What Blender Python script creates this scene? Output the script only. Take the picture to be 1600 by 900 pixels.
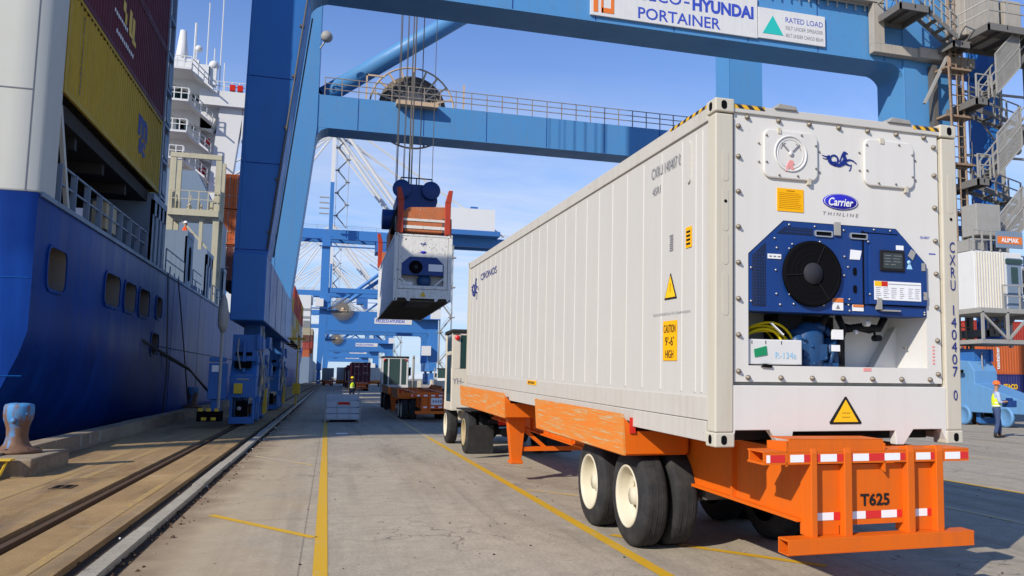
import bpy, bmesh, math, random
from mathutils import Vector, Matrix
random.seed(7)
R = math.radians
PI = math.pi
S = bpy.context.scene
COL = S.collection
for o in list(bpy.data.objects): bpy.data.objects.remove(o)

# ------------------------------------------------------------------ camera
CAMROWS = [(0.957, -0.2879, 0.0)]
yaw, pitch, roll, CH = 0.2917, 0.1047, 0.0101, 1.7399
fw = Vector((math.sin(yaw)*math.cos(pitch), math.cos(yaw)*math.cos(pitch), math.sin(pitch)))
rt = Vector((math.cos(yaw), -math.sin(yaw), 0)); up = rt.cross(fw)
rt2 = rt*math.cos(roll) + up*math.sin(roll); up2 = up*math.cos(roll) - rt*math.sin(roll)
cd = bpy.data.cameras.new('camera'); cam = bpy.data.objects.new('camera', cd); COL.objects.link(cam)
cam.matrix_world = Matrix(((rt2.x, up2.x, -fw.x, 0), (rt2.y, up2.y, -fw.y, 0), (rt2.z, up2.z, -fw.z, CH), (0, 0, 0, 1)))
cd.sensor_width = 36; cd.lens = 1288.4/1600*36
cd.shift_x = -(905.4-800)/1600; cd.shift_y = 8.5/1600
cd.clip_start = 0.1; cd.clip_end = 9000
S.camera = cam
S.render.resolution_x, S.render.resolution_y = 1024, 576

# ------------------------------------------------------------------ sky, sun, exposure
SUNV = Vector((-1.29, -0.96, 1.0)).normalized()        # towards the sun
w = bpy.data.worlds.new('World'); S.world = w; w.use_nodes = True
nt = w.node_tree; nt.nodes.clear()
def N(t, k, **kw):
    n = t.nodes.new(k)
    for a, b in kw.items(): setattr(n, a, b)
    return n
sky = N(nt, 'ShaderNodeTexSky', sky_type='NISHITA', sun_disc=False)
sky.sun_elevation = math.asin(SUNV.z); sky.sun_rotation = math.atan2(SUNV.x, SUNV.y)
sky.air_density = 1.0; sky.dust_density = 0.35; sky.ozone_density = 2.6; sky.altitude = 0
bg = N(nt, 'ShaderNodeBackground'); bg.inputs[1].default_value = 0.105
ow = N(nt, 'ShaderNodeOutputWorld')
tc = N(nt, 'ShaderNodeTexCoord'); sep = N(nt, 'ShaderNodeSeparateXYZ')
nt.links.new(tc.outputs['Generated'], sep.inputs[0])
def math_n(t, op, a, b=None, clamp=False):
    n = N(t, 'ShaderNodeMath', operation=op, use_clamp=clamp)
    for i, q in enumerate((a, b)):
        if q is None: continue
        if isinstance(q, (int, float)): n.inputs[i].default_value = q
        else: t.links.new(q, n.inputs[i])
    return n.outputs[0]
zz = math_n(nt, 'MAXIMUM', math_n(nt, 'ADD', sep.outputs[2], 0.12), 0.05)
cx_ = math_n(nt, 'DIVIDE', sep.outputs[0], zz); cy_ = math_n(nt, 'DIVIDE', sep.outputs[1], zz)
cmb = N(nt, 'ShaderNodeCombineXYZ'); nt.links.new(cx_, cmb.inputs[0]); nt.links.new(cy_, cmb.inputs[1])
mp = N(nt, 'ShaderNodeMapping'); mp.inputs['Scale'].default_value = (0.55, 1.0, 1); mp.inputs['Location'].default_value = (3.1, 1.7, 0)
nt.links.new(cmb.outputs[0], mp.inputs[0])
ns = N(nt, 'ShaderNodeTexNoise'); ns.inputs['Scale'].default_value = 1.1; ns.inputs['Detail'].default_value = 8; ns.inputs['Roughness'].default_value = 0.62
ns.inputs['Distortion'].default_value = 0.6
nt.links.new(mp.outputs[0], ns.inputs[0])
rmp = N(nt, 'ShaderNodeMapRange'); rmp.inputs[1].default_value = 0.43; rmp.inputs[2].default_value = 0.72
nt.links.new(ns.outputs[0], rmp.inputs[0])
low = N(nt, 'ShaderNodeMapRange'); low.inputs[1].default_value = 0.36; low.inputs[2].default_value = 0.17; nt.links.new(sep.outputs[2], low.inputs[0])
fac = math_n(nt, 'MULTIPLY', rmp.outputs[0], low.outputs[0]); fac = math_n(nt, 'MULTIPLY', fac, 1.0, True)
tint = N(nt, 'ShaderNodeMix', data_type='RGBA', blend_type='MULTIPLY'); tint.inputs[0].default_value = 1
nt.links.new(sky.outputs[0], tint.inputs[6]); tint.inputs[7].default_value = (0.84, 1.16, 1.75, 1)
hz = N(nt, 'ShaderNodeMapRange'); hz.inputs[1].default_value = 0.50; hz.inputs[2].default_value = -0.02; nt.links.new(sep.outputs[2], hz.inputs[0])
hzm = N(nt, 'ShaderNodeMix', data_type='RGBA'); nt.links.new(math_n(nt, 'MULTIPLY', math_n(nt, 'POWER', hz.outputs[0], 1.2), 0.80), hzm.inputs[0])
nt.links.new(tint.outputs[2], hzm.inputs[6]); hzm.inputs[7].default_value = (5.4, 6.9, 8.9, 1)
mx = N(nt, 'ShaderNodeMix', data_type='RGBA'); nt.links.new(fac, mx.inputs[0])
nt.links.new(hzm.outputs[2], mx.inputs[6]); mx.inputs[7].default_value = (7.6, 8.0, 9.0, 1)
nt.links.new(mx.outputs[2], bg.inputs[0]); nt.links.new(bg.outputs[0], ow.inputs[0])
sd = bpy.data.lights.new('sun', 'SUN'); sd.energy = 5.0; sd.angle = R(0.5); sd.color = (1.0, 0.93, 0.82)
sun = bpy.data.objects.new('sun', sd); COL.objects.link(sun); sun.rotation_euler = (-SUNV).to_track_quat('-Z', 'Y').to_euler(); sun.location = (-60, -50, 80)
S.view_settings.view_transform = 'Standard'; S.view_settings.look = 'None'; S.view_settings.exposure = 0.0; S.view_settings.gamma = 1
S.render.engine = 'CYCLES'

# ------------------------------------------------------------------ materials
def base_mat(name):
    m = bpy.data.materials.new(name); m.use_nodes = True
    t = m.node_tree; b = t.nodes['Principled BSDF']
    return m, t, b
def paint(name, rgb, rough=0.45, dirt=0.25, streak=0.25, rust=0.0, scale=1.0, metal=0.0, spec=0.33, bump=0.0, dirtcol=(0.10, 0.085, 0.07), rustcol=(0.17, 0.06, 0.022), rustscale=6.0):
    m, t, b = base_mat(name); rgb = tuple(q*0.88 for q in rgb)
    b.inputs['Roughness'].default_value = rough; b.inputs['Metallic'].default_value = metal
    b.inputs['Specular IOR Level'].default_value = spec
    c = N(t, 'ShaderNodeTexCoord')
    n1 = N(t, 'ShaderNodeTexNoise'); n1.inputs['Scale'].default_value = 1.7*scale; n1.inputs['Detail'].default_value = 7; n1.inputs['Roughness'].default_value = 0.65
    t.links.new(c.outputs['Object'], n1.inputs[0])
    r1 = N(t, 'ShaderNodeMapRange'); r1.inputs[1].default_value = 0.45; r1.inputs[2].default_value = 0.85; t.links.new(n1.outputs[0], r1.inputs[0])
    mpp = N(t, 'ShaderNodeMapping'); mpp.inputs['Scale'].default_value = (7*scale, 7*scale, 0.35*scale); t.links.new(c.outputs['Object'], mpp.inputs[0])
    n2 = N(t, 'ShaderNodeTexNoise'); n2.inputs['Scale'].default_value = 1.3; n2.inputs['Detail'].default_value = 5; t.links.new(mpp.outputs[0], n2.inputs[0])
    r2 = N(t, 'ShaderNodeMapRange'); r2.inputs[1].default_value = 0.48; r2.inputs[2].default_value = 0.8; t.links.new(n2.outputs[0], r2.inputs[0])
    f = math_n(t, 'ADD', math_n(t, 'MULTIPLY', r1.outputs[0], dirt), math_n(t, 'MULTIPLY', r2.outputs[0], streak), True)
    mxx = N(t, 'ShaderNodeMix', data_type='RGBA'); t.links.new(f, mxx.inputs[0])
    mxx.inputs[6].default_value = (*rgb, 1); mxx.inputs[7].default_value = tuple(0.35*q+0.65*d for q, d in zip(rgb, dirtcol))+(1,)
    out = mxx.outputs[2]
    if rust > 0:
        n3 = N(t, 'ShaderNodeTexNoise'); n3.inputs['Scale'].default_value = rustscale*scale; n3.inputs['Detail'].default_value = 9; n3.inputs['Roughness'].default_value = 0.7
        t.links.new(c.outputs['Object'], n3.inputs[0])
        r3 = N(t, 'ShaderNodeMapRange'); lo = 0.72-0.30*rust; r3.inputs[1].default_value = lo; r3.inputs[2].default_value = lo+0.04; t.links.new(n3.outputs[0], r3.inputs[0])
        m3 = N(t, 'ShaderNodeMix', data_type='RGBA'); t.links.new(r3.outputs[0], m3.inputs[0]); t.links.new(out, m3.inputs[6]); m3.inputs[7].default_value = (*rustcol, 1)
        out = m3.outputs[2]
    t.links.new(out, b.inputs['Base Color'])
    t.links.new(math_n(t, 'ADD', rough, math_n(t, 'MULTIPLY', r1.outputs[0], 0.25), True), b.inputs['Roughness'])
    if bump > 0:
        bp = N(t, 'ShaderNodeBump'); bp.inputs['Strength'].default_value = bump; bp.inputs['Distance'].default_value = 0.02
        t.links.new(n1.outputs[0], bp.inputs['Height']); t.links.new(bp.outputs[0], b.inputs['Normal'])
    return m
def plain(name, rgb, rough=0.5, metal=0.0, emit=None):
    m, t, b = base_mat(name)
    b.inputs['Base Color'].default_value = (*rgb, 1); b.inputs['Roughness'].default_value = rough; b.inputs['Metallic'].default_value = metal; b.inputs['Specular IOR Level'].default_value = 0.5 if rough < .3 else 0.04
    if emit: b.inputs['Emission Color'].default_value = (*rgb, 1); b.inputs['Emission Strength'].default_value = emit
    return m
M = {}
M['blue'] = paint('shaded_crane_blue', (0.022, 0.155, 0.47), 0.42, 0.25, 0.35, 0.30, 0.5, rustscale=22, dirtcol=(.05, .12, .25), rustcol=(.05, .07, .10))  # darker copy of the crane blue, shade of the near leg painted in
M['bluebeam'] = paint('sunlit_crane_blue', (0.085, 0.28, 0.56), 0.45, 0.35, 0.45, 0.34, 0.5, rustscale=22, dirtcol=(.12, .20, .30), rustcol=(.10, .12, .15))  # paler copy for sunlit beams and legs, sunlight put into the colour
M['bluelight'] = paint('pale_crane_blue', (0.13, 0.31, 0.56), 0.5, 0.35, 0.35, 0.12, 1.0, rustscale=9, dirtcol=(.10, .14, .18))  # paler blue of the landside bogie hood and wheels
M['blue2'] = paint('crane_blue_machinery', (0.035, 0.16, 0.45), 0.5, 0.4, 0.3, 0.25, 1.2)
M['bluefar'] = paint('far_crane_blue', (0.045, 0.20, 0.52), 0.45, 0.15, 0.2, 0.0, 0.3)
M['galv'] = paint('galvanised_steel', (0.36, 0.35, 0.32), 0.6, 0.4, 0.3, 0.28, 2)
M['galvrust'] = paint('rusting_rail_steel', (0.30, 0.27, 0.23), 0.7, 0.4, 0.2, 0.55, 2)
M['grate'] = paint('grey_grating', (0.17, 0.165, 0.155), 0.7, 0.5, 0.2, 0.4, 2)
M['duct'] = paint('grey_cable_duct', (0.42, 0.38, 0.32), 0.7, 0.4, 0.4, 0.15, 1)
M['rope'] = paint('steel_rope', (0.12, 0.11, 0.10), 0.6, 0.3, 0, 0.3, 3)
M['ropelight'] = paint('pale_rope', (0.45, 0.38, 0.27), 0.7, 0.3)
M['black'] = paint('black_rubber', (0.018, 0.018, 0.018), 0.75, 0.4, 0.0, 0, 3, bump=0.2, dirtcol=(0.12, 0.11, 0.10))
M['tyre'] = paint('tyre_rubber', (0.022, 0.022, 0.023), 0.8, 0.55, 0.0, 0, 2.5, bump=0.25, dirtcol=(0.13, 0.12, 0.105))
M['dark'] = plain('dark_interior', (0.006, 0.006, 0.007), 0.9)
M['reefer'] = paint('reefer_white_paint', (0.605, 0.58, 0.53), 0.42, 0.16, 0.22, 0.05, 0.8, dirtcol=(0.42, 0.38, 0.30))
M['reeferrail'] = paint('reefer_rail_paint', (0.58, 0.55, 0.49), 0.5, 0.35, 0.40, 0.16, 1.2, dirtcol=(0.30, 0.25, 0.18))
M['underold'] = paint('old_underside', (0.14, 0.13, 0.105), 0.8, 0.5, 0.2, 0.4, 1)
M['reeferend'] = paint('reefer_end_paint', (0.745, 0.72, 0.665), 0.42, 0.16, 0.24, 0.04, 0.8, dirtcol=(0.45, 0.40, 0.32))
M['reeferpost'] = paint('cream_post_paint', (0.60, 0.555, 0.45), 0.5, 0.25, 0.3, 0.06, 1.5, dirtcol=(0.36, 0.28, 0.17))
M['reeferold'] = paint('scuffed_white_paint', (0.80, 0.78, 0.72), 0.55, 0.35, 0.35, 0.42, 1.6, dirtcol=(0.22, 0.18, 0.13), rustcol=(0.06, 0.045, 0.035))
M['reeferoldside'] = paint('old_white_side', (0.78, 0.78, 0.76), 0.5, 0.3, 0.2, 0.1, 1)
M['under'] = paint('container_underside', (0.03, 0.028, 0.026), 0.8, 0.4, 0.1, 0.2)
M['unitblue'] = paint('reefer_unit_blue', (0.006, 0.045, 0.21), 0.42, 0.15, 0.12, 0.0, 2)
M['compblue'] = paint('compressor_blue', (0.014, 0.07, 0.19), 0.4, 0.4, 0.1, 0.05, 5)
M['mesh'] = paint('perforated_panel', (0.006, 0.018, 0.06), 0.6, 0.1)
M['whitepart'] = paint('white_box_paint', (0.74, 0.73, 0.70), 0.45, 0.12, 0.1)
M['alu'] = paint('bright_metal', (0.6, 0.6, 0.58), 0.35, 0.2, metal=0.8)
M['boltm'] = paint('bolt_metal', (0.28, 0.24, 0.19), 0.5, 0.4, 0.0, 0.3, 20, metal=0.4)
M['orange'] = paint('trailer_orange', (0.76, 0.140, 0.003), 0.5, 0.30, 0.30, 0.12, 1.5, dirtcol=(0.25, 0.08, 0.03))
M['rimcream'] = paint('cream_wheel_paint', (0.66, 0.60, 0.45), 0.5, 0.25, 0, 0.03, 4, dirtcol=(0.3, 0.22, 0.13))
M['rimtan'] = paint('tan_wheel_paint', (0.42, 0.33, 0.18), 0.6, 0.5, 0, 0.2, 4)
M['cabcream'] = paint('cab_cream_paint', (0.70, 0.63, 0.50), 0.35, 0.2, 0.15)
M['cabwhite'] = paint('cab_white_paint', (0.72, 0.72, 0.70), 0.35, 0.15, 0.1)
M['red'] = plain('red_paint', (0.55, 0.03, 0.02), 0.4)
M['flipred'] = paint('scuffed_red_steel', (0.50, 0.05, 0.02), .6, .5, .3, .45, 3, rustcol=(.03, .02, .02))
M['redlens'] = plain('red_lens', (0.65, 0.02, 0.02), 0.2)
M['yellow'] = paint('yellow_paint', (0.78, 0.50, 0.03), 0.5, 0.3, 0.1, 0.05, 3)
M['yellowlabel'] = plain('yellow_label', (0.85, 0.50, 0.02), 0.45)
M['amber'] = plain('amber_label', (0.86, 0.42, 0.01), 0.45)
M['white'] = plain('white_label', (0.78, 0.78, 0.77), 0.45)
M['navy'] = plain('navy_ink', (0.018, 0.035, 0.20), 0.45)
M['signblue'] = plain('sign_blue_ink', (0.045, 0.08, 0.42), 0.45)
M['ink'] = plain('black_ink', (0.02, 0.02, 0.022), 0.5)
M['greyblack'] = plain('fan_black', (0.035, 0.035, 0.042), 0.5)
M['greyink'] = plain('grey_ink', (0.22, 0.22, 0.24), 0.5)
M['reeltan'] = paint('reel_tan_steel', (0.60, 0.44, 0.29), .7, .3, .2, .3, 2)
M['farspoke'] = paint('far_reel_spoke', (0.20, 0.18, 0.15), .7)
M['reelbrown'] = paint('reel_cable_brown', (0.13, 0.105, 0.08), .7, .4, .1, .4, 2)
M['carrierblue'] = plain('oval_blue', (0.03, 0.03, 0.42), 0.4)
M['cyanink'] = plain('cyan_ink', (0.36, 0.62, 0.80), 0.5)
M['green'] = plain('green_label', (0.02, 0.25, 0.11), 0.45)
M['teal'] = plain('teal_ink', (0.03, 0.45, 0.40), 0.5)
M['orangeink'] = plain('orange_ink', (0.70, 0.18, 0.04), 0.5)
M['pink'] = plain('faded_red_ink', (0.72, 0.30, 0.28), 0.5)
M['cableyellow'] = plain('yellow_cable', (0.55, 0.42, 0.01), 0.5)
M['signwhite'] = paint('sign_board', (0.72, 0.71, 0.69), 0.5, 0.15, 0.12, 0.0, 1)
def hullmat():
    m, t, b = base_mat('ship_blue_paint')
    c = N(t, 'ShaderNodeTexCoord'); b.inputs['Specular IOR Level'].default_value = 0.12
    n1 = N(t, 'ShaderNodeTexNoise'); n1.inputs['Scale'].default_value = 0.5; n1.inputs['Detail'].default_value = 8; t.links.new(c.outputs['Object'], n1.inputs[0])
    mpp = N(t, 'ShaderNodeMapping'); mpp.inputs['Scale'].default_value = (2, 2.2, 0.12); t.links.new(c.outputs['Object'], mpp.inputs[0])
    n2 = N(t, 'ShaderNodeTexNoise'); n2.inputs['Scale'].default_value = 1.2; n2.inputs['Detail'].default_value = 6; t.links.new(mpp.outputs[0], n2.inputs[0])
    f = math_n(t, 'ADD', math_n(t, 'MULTIPLY', n1.outputs[0], 0.5), math_n(t, 'MULTIPLY', n2.outputs[0], 0.6))
    r = N(t, 'ShaderNodeMapRange'); r.inputs[1].default_value = 0.45; r.inputs[2].default_value = 0.75; t.links.new(f, r.inputs[0])
    mm = N(t, 'ShaderNodeMix', data_type='RGBA'); t.links.new(r.outputs[0], mm.inputs[0]); mm.inputs[6].default_value = (0.0005, 0.026, 0.17, 1); mm.inputs[7].default_value = (0.002, 0.048, 0.27, 1)
    t.links.new(mm.outputs[2], b.inputs['Base Color'])
    mr = N(t, 'ShaderNodeMapRange'); mr.inputs[3].default_value = 0.30; mr.inputs[4].default_value = 0.55; t.links.new(n2.outputs[0], mr.inputs[0]); t.links.new(mr.outputs[0], b.inputs['Roughness'])
    bp = N(t, 'ShaderNodeBump'); bp.inputs['Strength'].default_value = 0.25; bp.inputs['Distance'].default_value = 0.05
    n4 = N(t, 'ShaderNodeTexNoise'); n4.inputs['Scale'].default_value = 0.7; n4.inputs['Detail'].default_value = 2; t.links.new(c.outputs['Object'], n4.inputs[0])
    t.links.new(n4.outputs[0], bp.inputs['Height']); t.links.new(bp.outputs[0], b.inputs['Normal'])
    return m
M['hull'] = hullmat()
M['shipgrey'] = paint('ship_pale_grey', (0.56, 0.555, 0.49), 0.5, 0.12, 0.15, 0.0, 0.5, dirtcol=(0.3, 0.3, 0.28))
M['shipwhite'] = paint('ship_white', (0.72, 0.72, 0.70), 0.5, 0.1, 0.15, 0.0, 0.3, dirtcol=(0.4, 0.35, 0.28))
M['shipbluegrey'] = paint('ship_blue_grey', (0.20, 0.27, 0.36), 0.5, 0.25, 0.25, 0.05, 1)
M['shipcream'] = paint('ship_cream_steel', (0.55, 0.50, 0.34), 0.6, 0.3, 0.3, 0.15, 1)
M['deck'] = paint('ship_deck', (0.10, 0.05, 0.035), 0.8, 0.5)
M['shipgreyin'] = paint('port_lining', (0.20, 0.18, 0.16), 0.7, 0.4, 0.3, 0.1, 1)
M['glass'] = plain('window_glass', (0.02, 0.05, 0.045), 0.06)
def concrete(name, c1, c2, c3, scale=1.0, stain=0.5, joints=True, brown=False):
    m, t, b = base_mat(name)
    c = N(t, 'ShaderNodeTexCoord'); P = c.outputs['Object']
    def noise(sc, det, rough=0.6, dist=0, src=P):
        n = N(t, 'ShaderNodeTexNoise'); n.inputs['Scale'].default_value = sc; n.inputs['Detail'].default_value = det; n.inputs['Roughness'].default_value = rough; n.inputs['Distortion'].default_value = dist
        t.links.new(src, n.inputs[0]); return n.outputs[0]
    def rng(src, a, bb, c0=0, d=1):
        r = N(t, 'ShaderNodeMapRange'); r.inputs[1].default_value = a; r.inputs[2].default_value = bb; r.inputs[3].default_value = c0; r.inputs[4].default_value = d
        t.links.new(src, r.inputs[0]); return r.outputs[0]
    def mix(f, a, bb, bt='MIX'):
        x = N(t, 'ShaderNodeMix', data_type='RGBA', blend_type=bt)
        for i, q in ((0, f), (6, a), (7, bb)):
            if isinstance(q, tuple): x.inputs[i].default_value = (*q, 1)
            elif isinstance(q, (int, float)): x.inputs[i].default_value = q
            else: t.links.new(q, x.inputs[i])
        return x.outputs[2]
    mpy = N(t, 'ShaderNodeMapping'); mpy.inputs['Scale'].default_value = (1, 0.18, 1); t.links.new(P, mpy.inputs[0])
    big = rng(noise(0.22*scale, 5, 0.6, 0.4), 0.35, 0.68)
    col = mix(big, c1, c2)
    st = rng(noise(0.9*scale, 8, 0.7, 0.5, mpy.outputs[0]), 0.50, 0.72)
    col = mix(math_n(t, 'MULTIPLY', st, stain), col, c3)
    sp = rng(noise(26*scale, 4, 0.7), 0.30, 0.70, 0.78, 1.18)
    col = mix(1.0, col, sp, 'MULTIPLY')
    med = rng(noise(3.5*scale, 6, 0.7), 0.3, 0.7, 0.86, 1.12)
    col = mix(1.0, col, med, 'MULTIPLY')
    vor = N(t, 'ShaderNodeTexVoronoi', feature='DISTANCE_TO_EDGE'); vor.inputs['Scale'].default_value = 0.16*scale
    wob = N(t, 'ShaderNodeMix', data_type='VECTOR'); wob.inputs[0].default_value = 0.10
    nn = N(t, 'ShaderNodeTexNoise'); nn.inputs['Scale'].default_value = 0.8; nn.inputs['Detail'].default_value = 6; t.links.new(P, nn.inputs[0])
    t.links.new(P, wob.inputs[4]); 
    va = N(t, 'ShaderNodeVectorMath', operation='SCALE'); va.inputs['Scale'].default_value = 6; t.links.new(nn.outputs[1], va.inputs[0])
    vb = N(t, 'ShaderNodeVectorMath', operation='ADD'); t.links.new(P, vb.inputs[0]); t.links.new(va.outputs[0], vb.inputs[1]); t.links.new(vb.outputs[0], vor.inputs['Vector'])
    cr = rng(vor.outputs['Distance'], 0.002, 0.006, 1, 0)
    crm = math_n(t, 'MULTIPLY', cr, rng(noise(0.3, 2), 0.45, 0.55))
    col = mix(math_n(t, 'MULTIPLY', crm, 0.75), col, (0.10, 0.085, 0.07))
    sm = rng(noise(1.6*scale, 3, 0.5, 1.5), 0.70, 0.76)
    col = mix(math_n(t, 'MULTIPLY', sm, 0.5), col, (0.10, 0.09, 0.08))
    mt = N(t, 'ShaderNodeMapping'); mt.inputs['Scale'].default_value = (2.6, 0.05, 1); t.links.new(P, mt.inputs[0])
    tk = rng(noise(1.0, 6, 0.6, 0.3, mt.outputs[0]), 0.52, 0.70)
    col = mix(math_n(t, 'MULTIPLY', tk, 0.38), col, (0.15, 0.13, 0.105))
    pale = rng(noise(0.8*scale, 7, 0.65, 1.0), 0.60, 0.72)
    col = mix(math_n(t, 'MULTIPLY', pale, 0.30), col, (0.56, 0.52, 0.44))
    if brown:
        s3 = N(t, 'ShaderNodeSeparateXYZ'); t.links.new(P, s3.inputs[0])
        bx = rng(math_n(t, 'ADD', s3.outputs[0], math_n(t, 'MULTIPLY', noise(0.7, 5), 1.6)), 0.9, -0.6)
        col = mix(math_n(t, 'MULTIPLY', bx, 0.7), col, (0.43, 0.325, 0.19))
        bx2 = rng(math_n(t, 'ADD', s3.outputs[0], math_n(t, 'MULTIPLY', noise(1.3, 6), 1.3)), -0.5, -1.1)
        col = mix(math_n(t, 'MULTIPLY', bx2, 0.75), col, (0.17, 0.11, 0.06))
    if joints:
        s2 = N(t, 'ShaderNodeSeparateXYZ'); t.links.new(P, s2.inputs[0])
        jy = math_n(t, 'ABSOLUTE', math_n(t, 'SUBTRACT', math_n(t, 'FRACT', math_n(t, 'DIVIDE', math_n(t, 'ADD', s2.outputs[1], 1.2), 6.1)), 0.5))
        jx = math_n(t, 'ABSOLUTE', math_n(t, 'SUBTRACT', math_n(t, 'FRACT', math_n(t, 'DIVIDE', math_n(t, 'ADD', s2.outputs[0], 0.2), 5.2)), 0.5))
        j = math_n(t, 'MAXIMUM', rng(jy, 0.4978, 0.4992), rng(jx, 0.4976, 0.4990))
        col = mix(math_n(t, 'MULTIPLY', j, 0.55), col, (0.12, 0.10, 0.08))
    t.links.new(col, b.inputs['Base Color'])
    b.inputs['Roughness'].default_value = 0.85; b.inputs['Specular IOR Level'].default_value = 0.3
    bp = N(t, 'ShaderNodeBump'); bp.inputs['Strength'].default_value = 0.35; bp.inputs['Distance'].default_value = 0.006
    t.links.new(noise(40, 5, 0.7), bp.inputs['Height']); t.links.new(bp.outputs[0], b.inputs['Normal'])
    return m
M['conc'] = concrete('apron_concrete', (0.405, 0.35, 0.262), (0.35, 0.302, 0.228), (0.20, 0.165, 0.115), stain=0.75, brown=True)
M['conc2'] = concrete('quay_edge_concrete', (0.41, 0.265, 0.11), (0.27, 0.17, 0.075), (0.12, 0.07, 0.03), 1.3, 0.95, False)
M['kerb'] = concrete('kerb_concrete', (0.36, 0.28, 0.18), (0.25, 0.19, 0.125), (0.12, 0.09, 0.06), 2, 0.9, False)
M['lip'] = concrete('pale_lip_concrete', (0.40, 0.36, 0.28), (0.33, 0.29, 0.22), (0.17, 0.14, 0.10), 2, 0.5, False)
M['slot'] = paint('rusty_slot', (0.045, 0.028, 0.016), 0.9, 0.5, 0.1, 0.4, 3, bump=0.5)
M['rail'] = paint('worn_rail', (0.10, 0.065, 0.04), 0.8, 0.4, 0.0, 0.5, 5, spec=.15)
def roadpaint(name, rgb, wear, back=(0.44, 0.39, 0.32)):
    m, t, b = base_mat(name)
    c = N(t, 'ShaderNodeTexCoord')
    n = N(t, 'ShaderNodeTexNoise'); n.inputs['Scale'].default_value = 9; n.inputs['Detail'].default_value = 9; n.inputs['Roughness'].default_value = 0.75; t.links.new(c.outputs['Object'], n.inputs[0])
    n2 = N(t, 'ShaderNodeTexNoise'); n2.inputs['Scale'].default_value = 0.5; n2.inputs['Detail'].default_value = 3; t.links.new(c.outputs['Object'], n2.inputs[0])
    s_ = math_n(t, 'ADD', math_n(t, 'MULTIPLY', n.outputs[0], 0.7), math_n(t, 'MULTIPLY', n2.outputs[0], 0.3))
    r = N(t, 'ShaderNodeMapRange'); r.inputs[1].default_value = 0.62-wear*0.4; r.inputs[2].default_value = 0.70-wear*0.4; t.links.new(s_, r.inputs[0])
    x = N(t, 'ShaderNodeMix', data_type='RGBA'); t.links.new(r.outputs[0], x.inputs[0]); x.inputs[6].default_value = (*rgb, 1); x.inputs[7].default_value = (*back, 1)
    t.links.new(x.outputs[2], b.inputs['Base Color']); b.inputs['Roughness'].default_value = 0.7
    return m
M['line'] = roadpaint('yellow_road_paint', (0.60, 0.345, 0.006), 0.15)
M['lineworn'] = roadpaint('worn_yellow_paint', (0.58, 0.40, 0.12), 0.42)
M['lineold'] = roadpaint('faded_yellow_paint', (0.46, 0.29, 0.07), 0.50, (0.34, 0.225, 0.10))
def scratch_mat():
    m, t, b = base_mat('scraped_orange_plate')
    c = N(t, 'ShaderNodeTexCoord')
    mpp = N(t, 'ShaderNodeMapping'); mpp.inputs['Scale'].default_value = (3, 1.5, 34); mpp.inputs['Rotation'].default_value = (0.03, 0, 0); t.links.new(c.outputs['Object'], mpp.inputs[0])
    n = N(t, 'ShaderNodeTexNoise'); n.inputs['Scale'].default_value = 1.3; n.inputs['Detail'].default_value = 7; n.inputs['Roughness'].default_value = 0.65; t.links.new(mpp.outputs[0], n.inputs[0])
    r = N(t, 'ShaderNodeMapRange'); r.inputs[1].default_value = 0.56; r.inputs[2].default_value = 0.63; t.links.new(n.outputs[0], r.inputs[0])
    r2 = N(t, 'ShaderNodeMapRange'); r2.inputs[1].default_value = 0.45; r2.inputs[2].default_value = 0.58; t.links.new(n.outputs[0], r2.inputs[0])
    x0 = N(t, 'ShaderNodeMix', data_type='RGBA'); t.links.new(r2.outputs[0], x0.inputs[0]); x0.inputs[6].default_value = (0.72, 0.20, 0.02, 1); x0.inputs[7].default_value = (0.62, 0.25, 0.05, 1)
    x = N(t, 'ShaderNodeMix', data_type='RGBA'); t.links.new(r.outputs[0], x.inputs[0]); t.links.new(x0.outputs[2], x.inputs[6]); x.inputs[7].default_value = (0.50, 0.38, 0.22, 1)
    t.links.new(x.outputs[2], b.inputs['Base Color']); b.inputs['Roughness'].default_value = 0.6
    return m
M['scraped'] = scratch_mat()
def watermat():
    m, t, b = base_mat('harbour_water'); b.inputs['Base Color'].default_value = (0.01, 0.03, 0.035, 1); b.inputs['Roughness'].default_value = 0.08
    c = N(t, 'ShaderNodeTexCoord'); n = N(t, 'ShaderNodeTexNoise'); n.inputs['Scale'].default_value = 1.2; n.inputs['Detail'].default_value = 4; t.links.new(c.outputs['Object'], n.inputs[0])
    bp = N(t, 'ShaderNodeBump'); bp.inputs['Strength'].default_value = 0.5; t.links.new(n.outputs[0], bp.inputs['Height']); t.links.new(bp.outputs[0], b.inputs['Normal'])
    return m
M['water'] = watermat()
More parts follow.
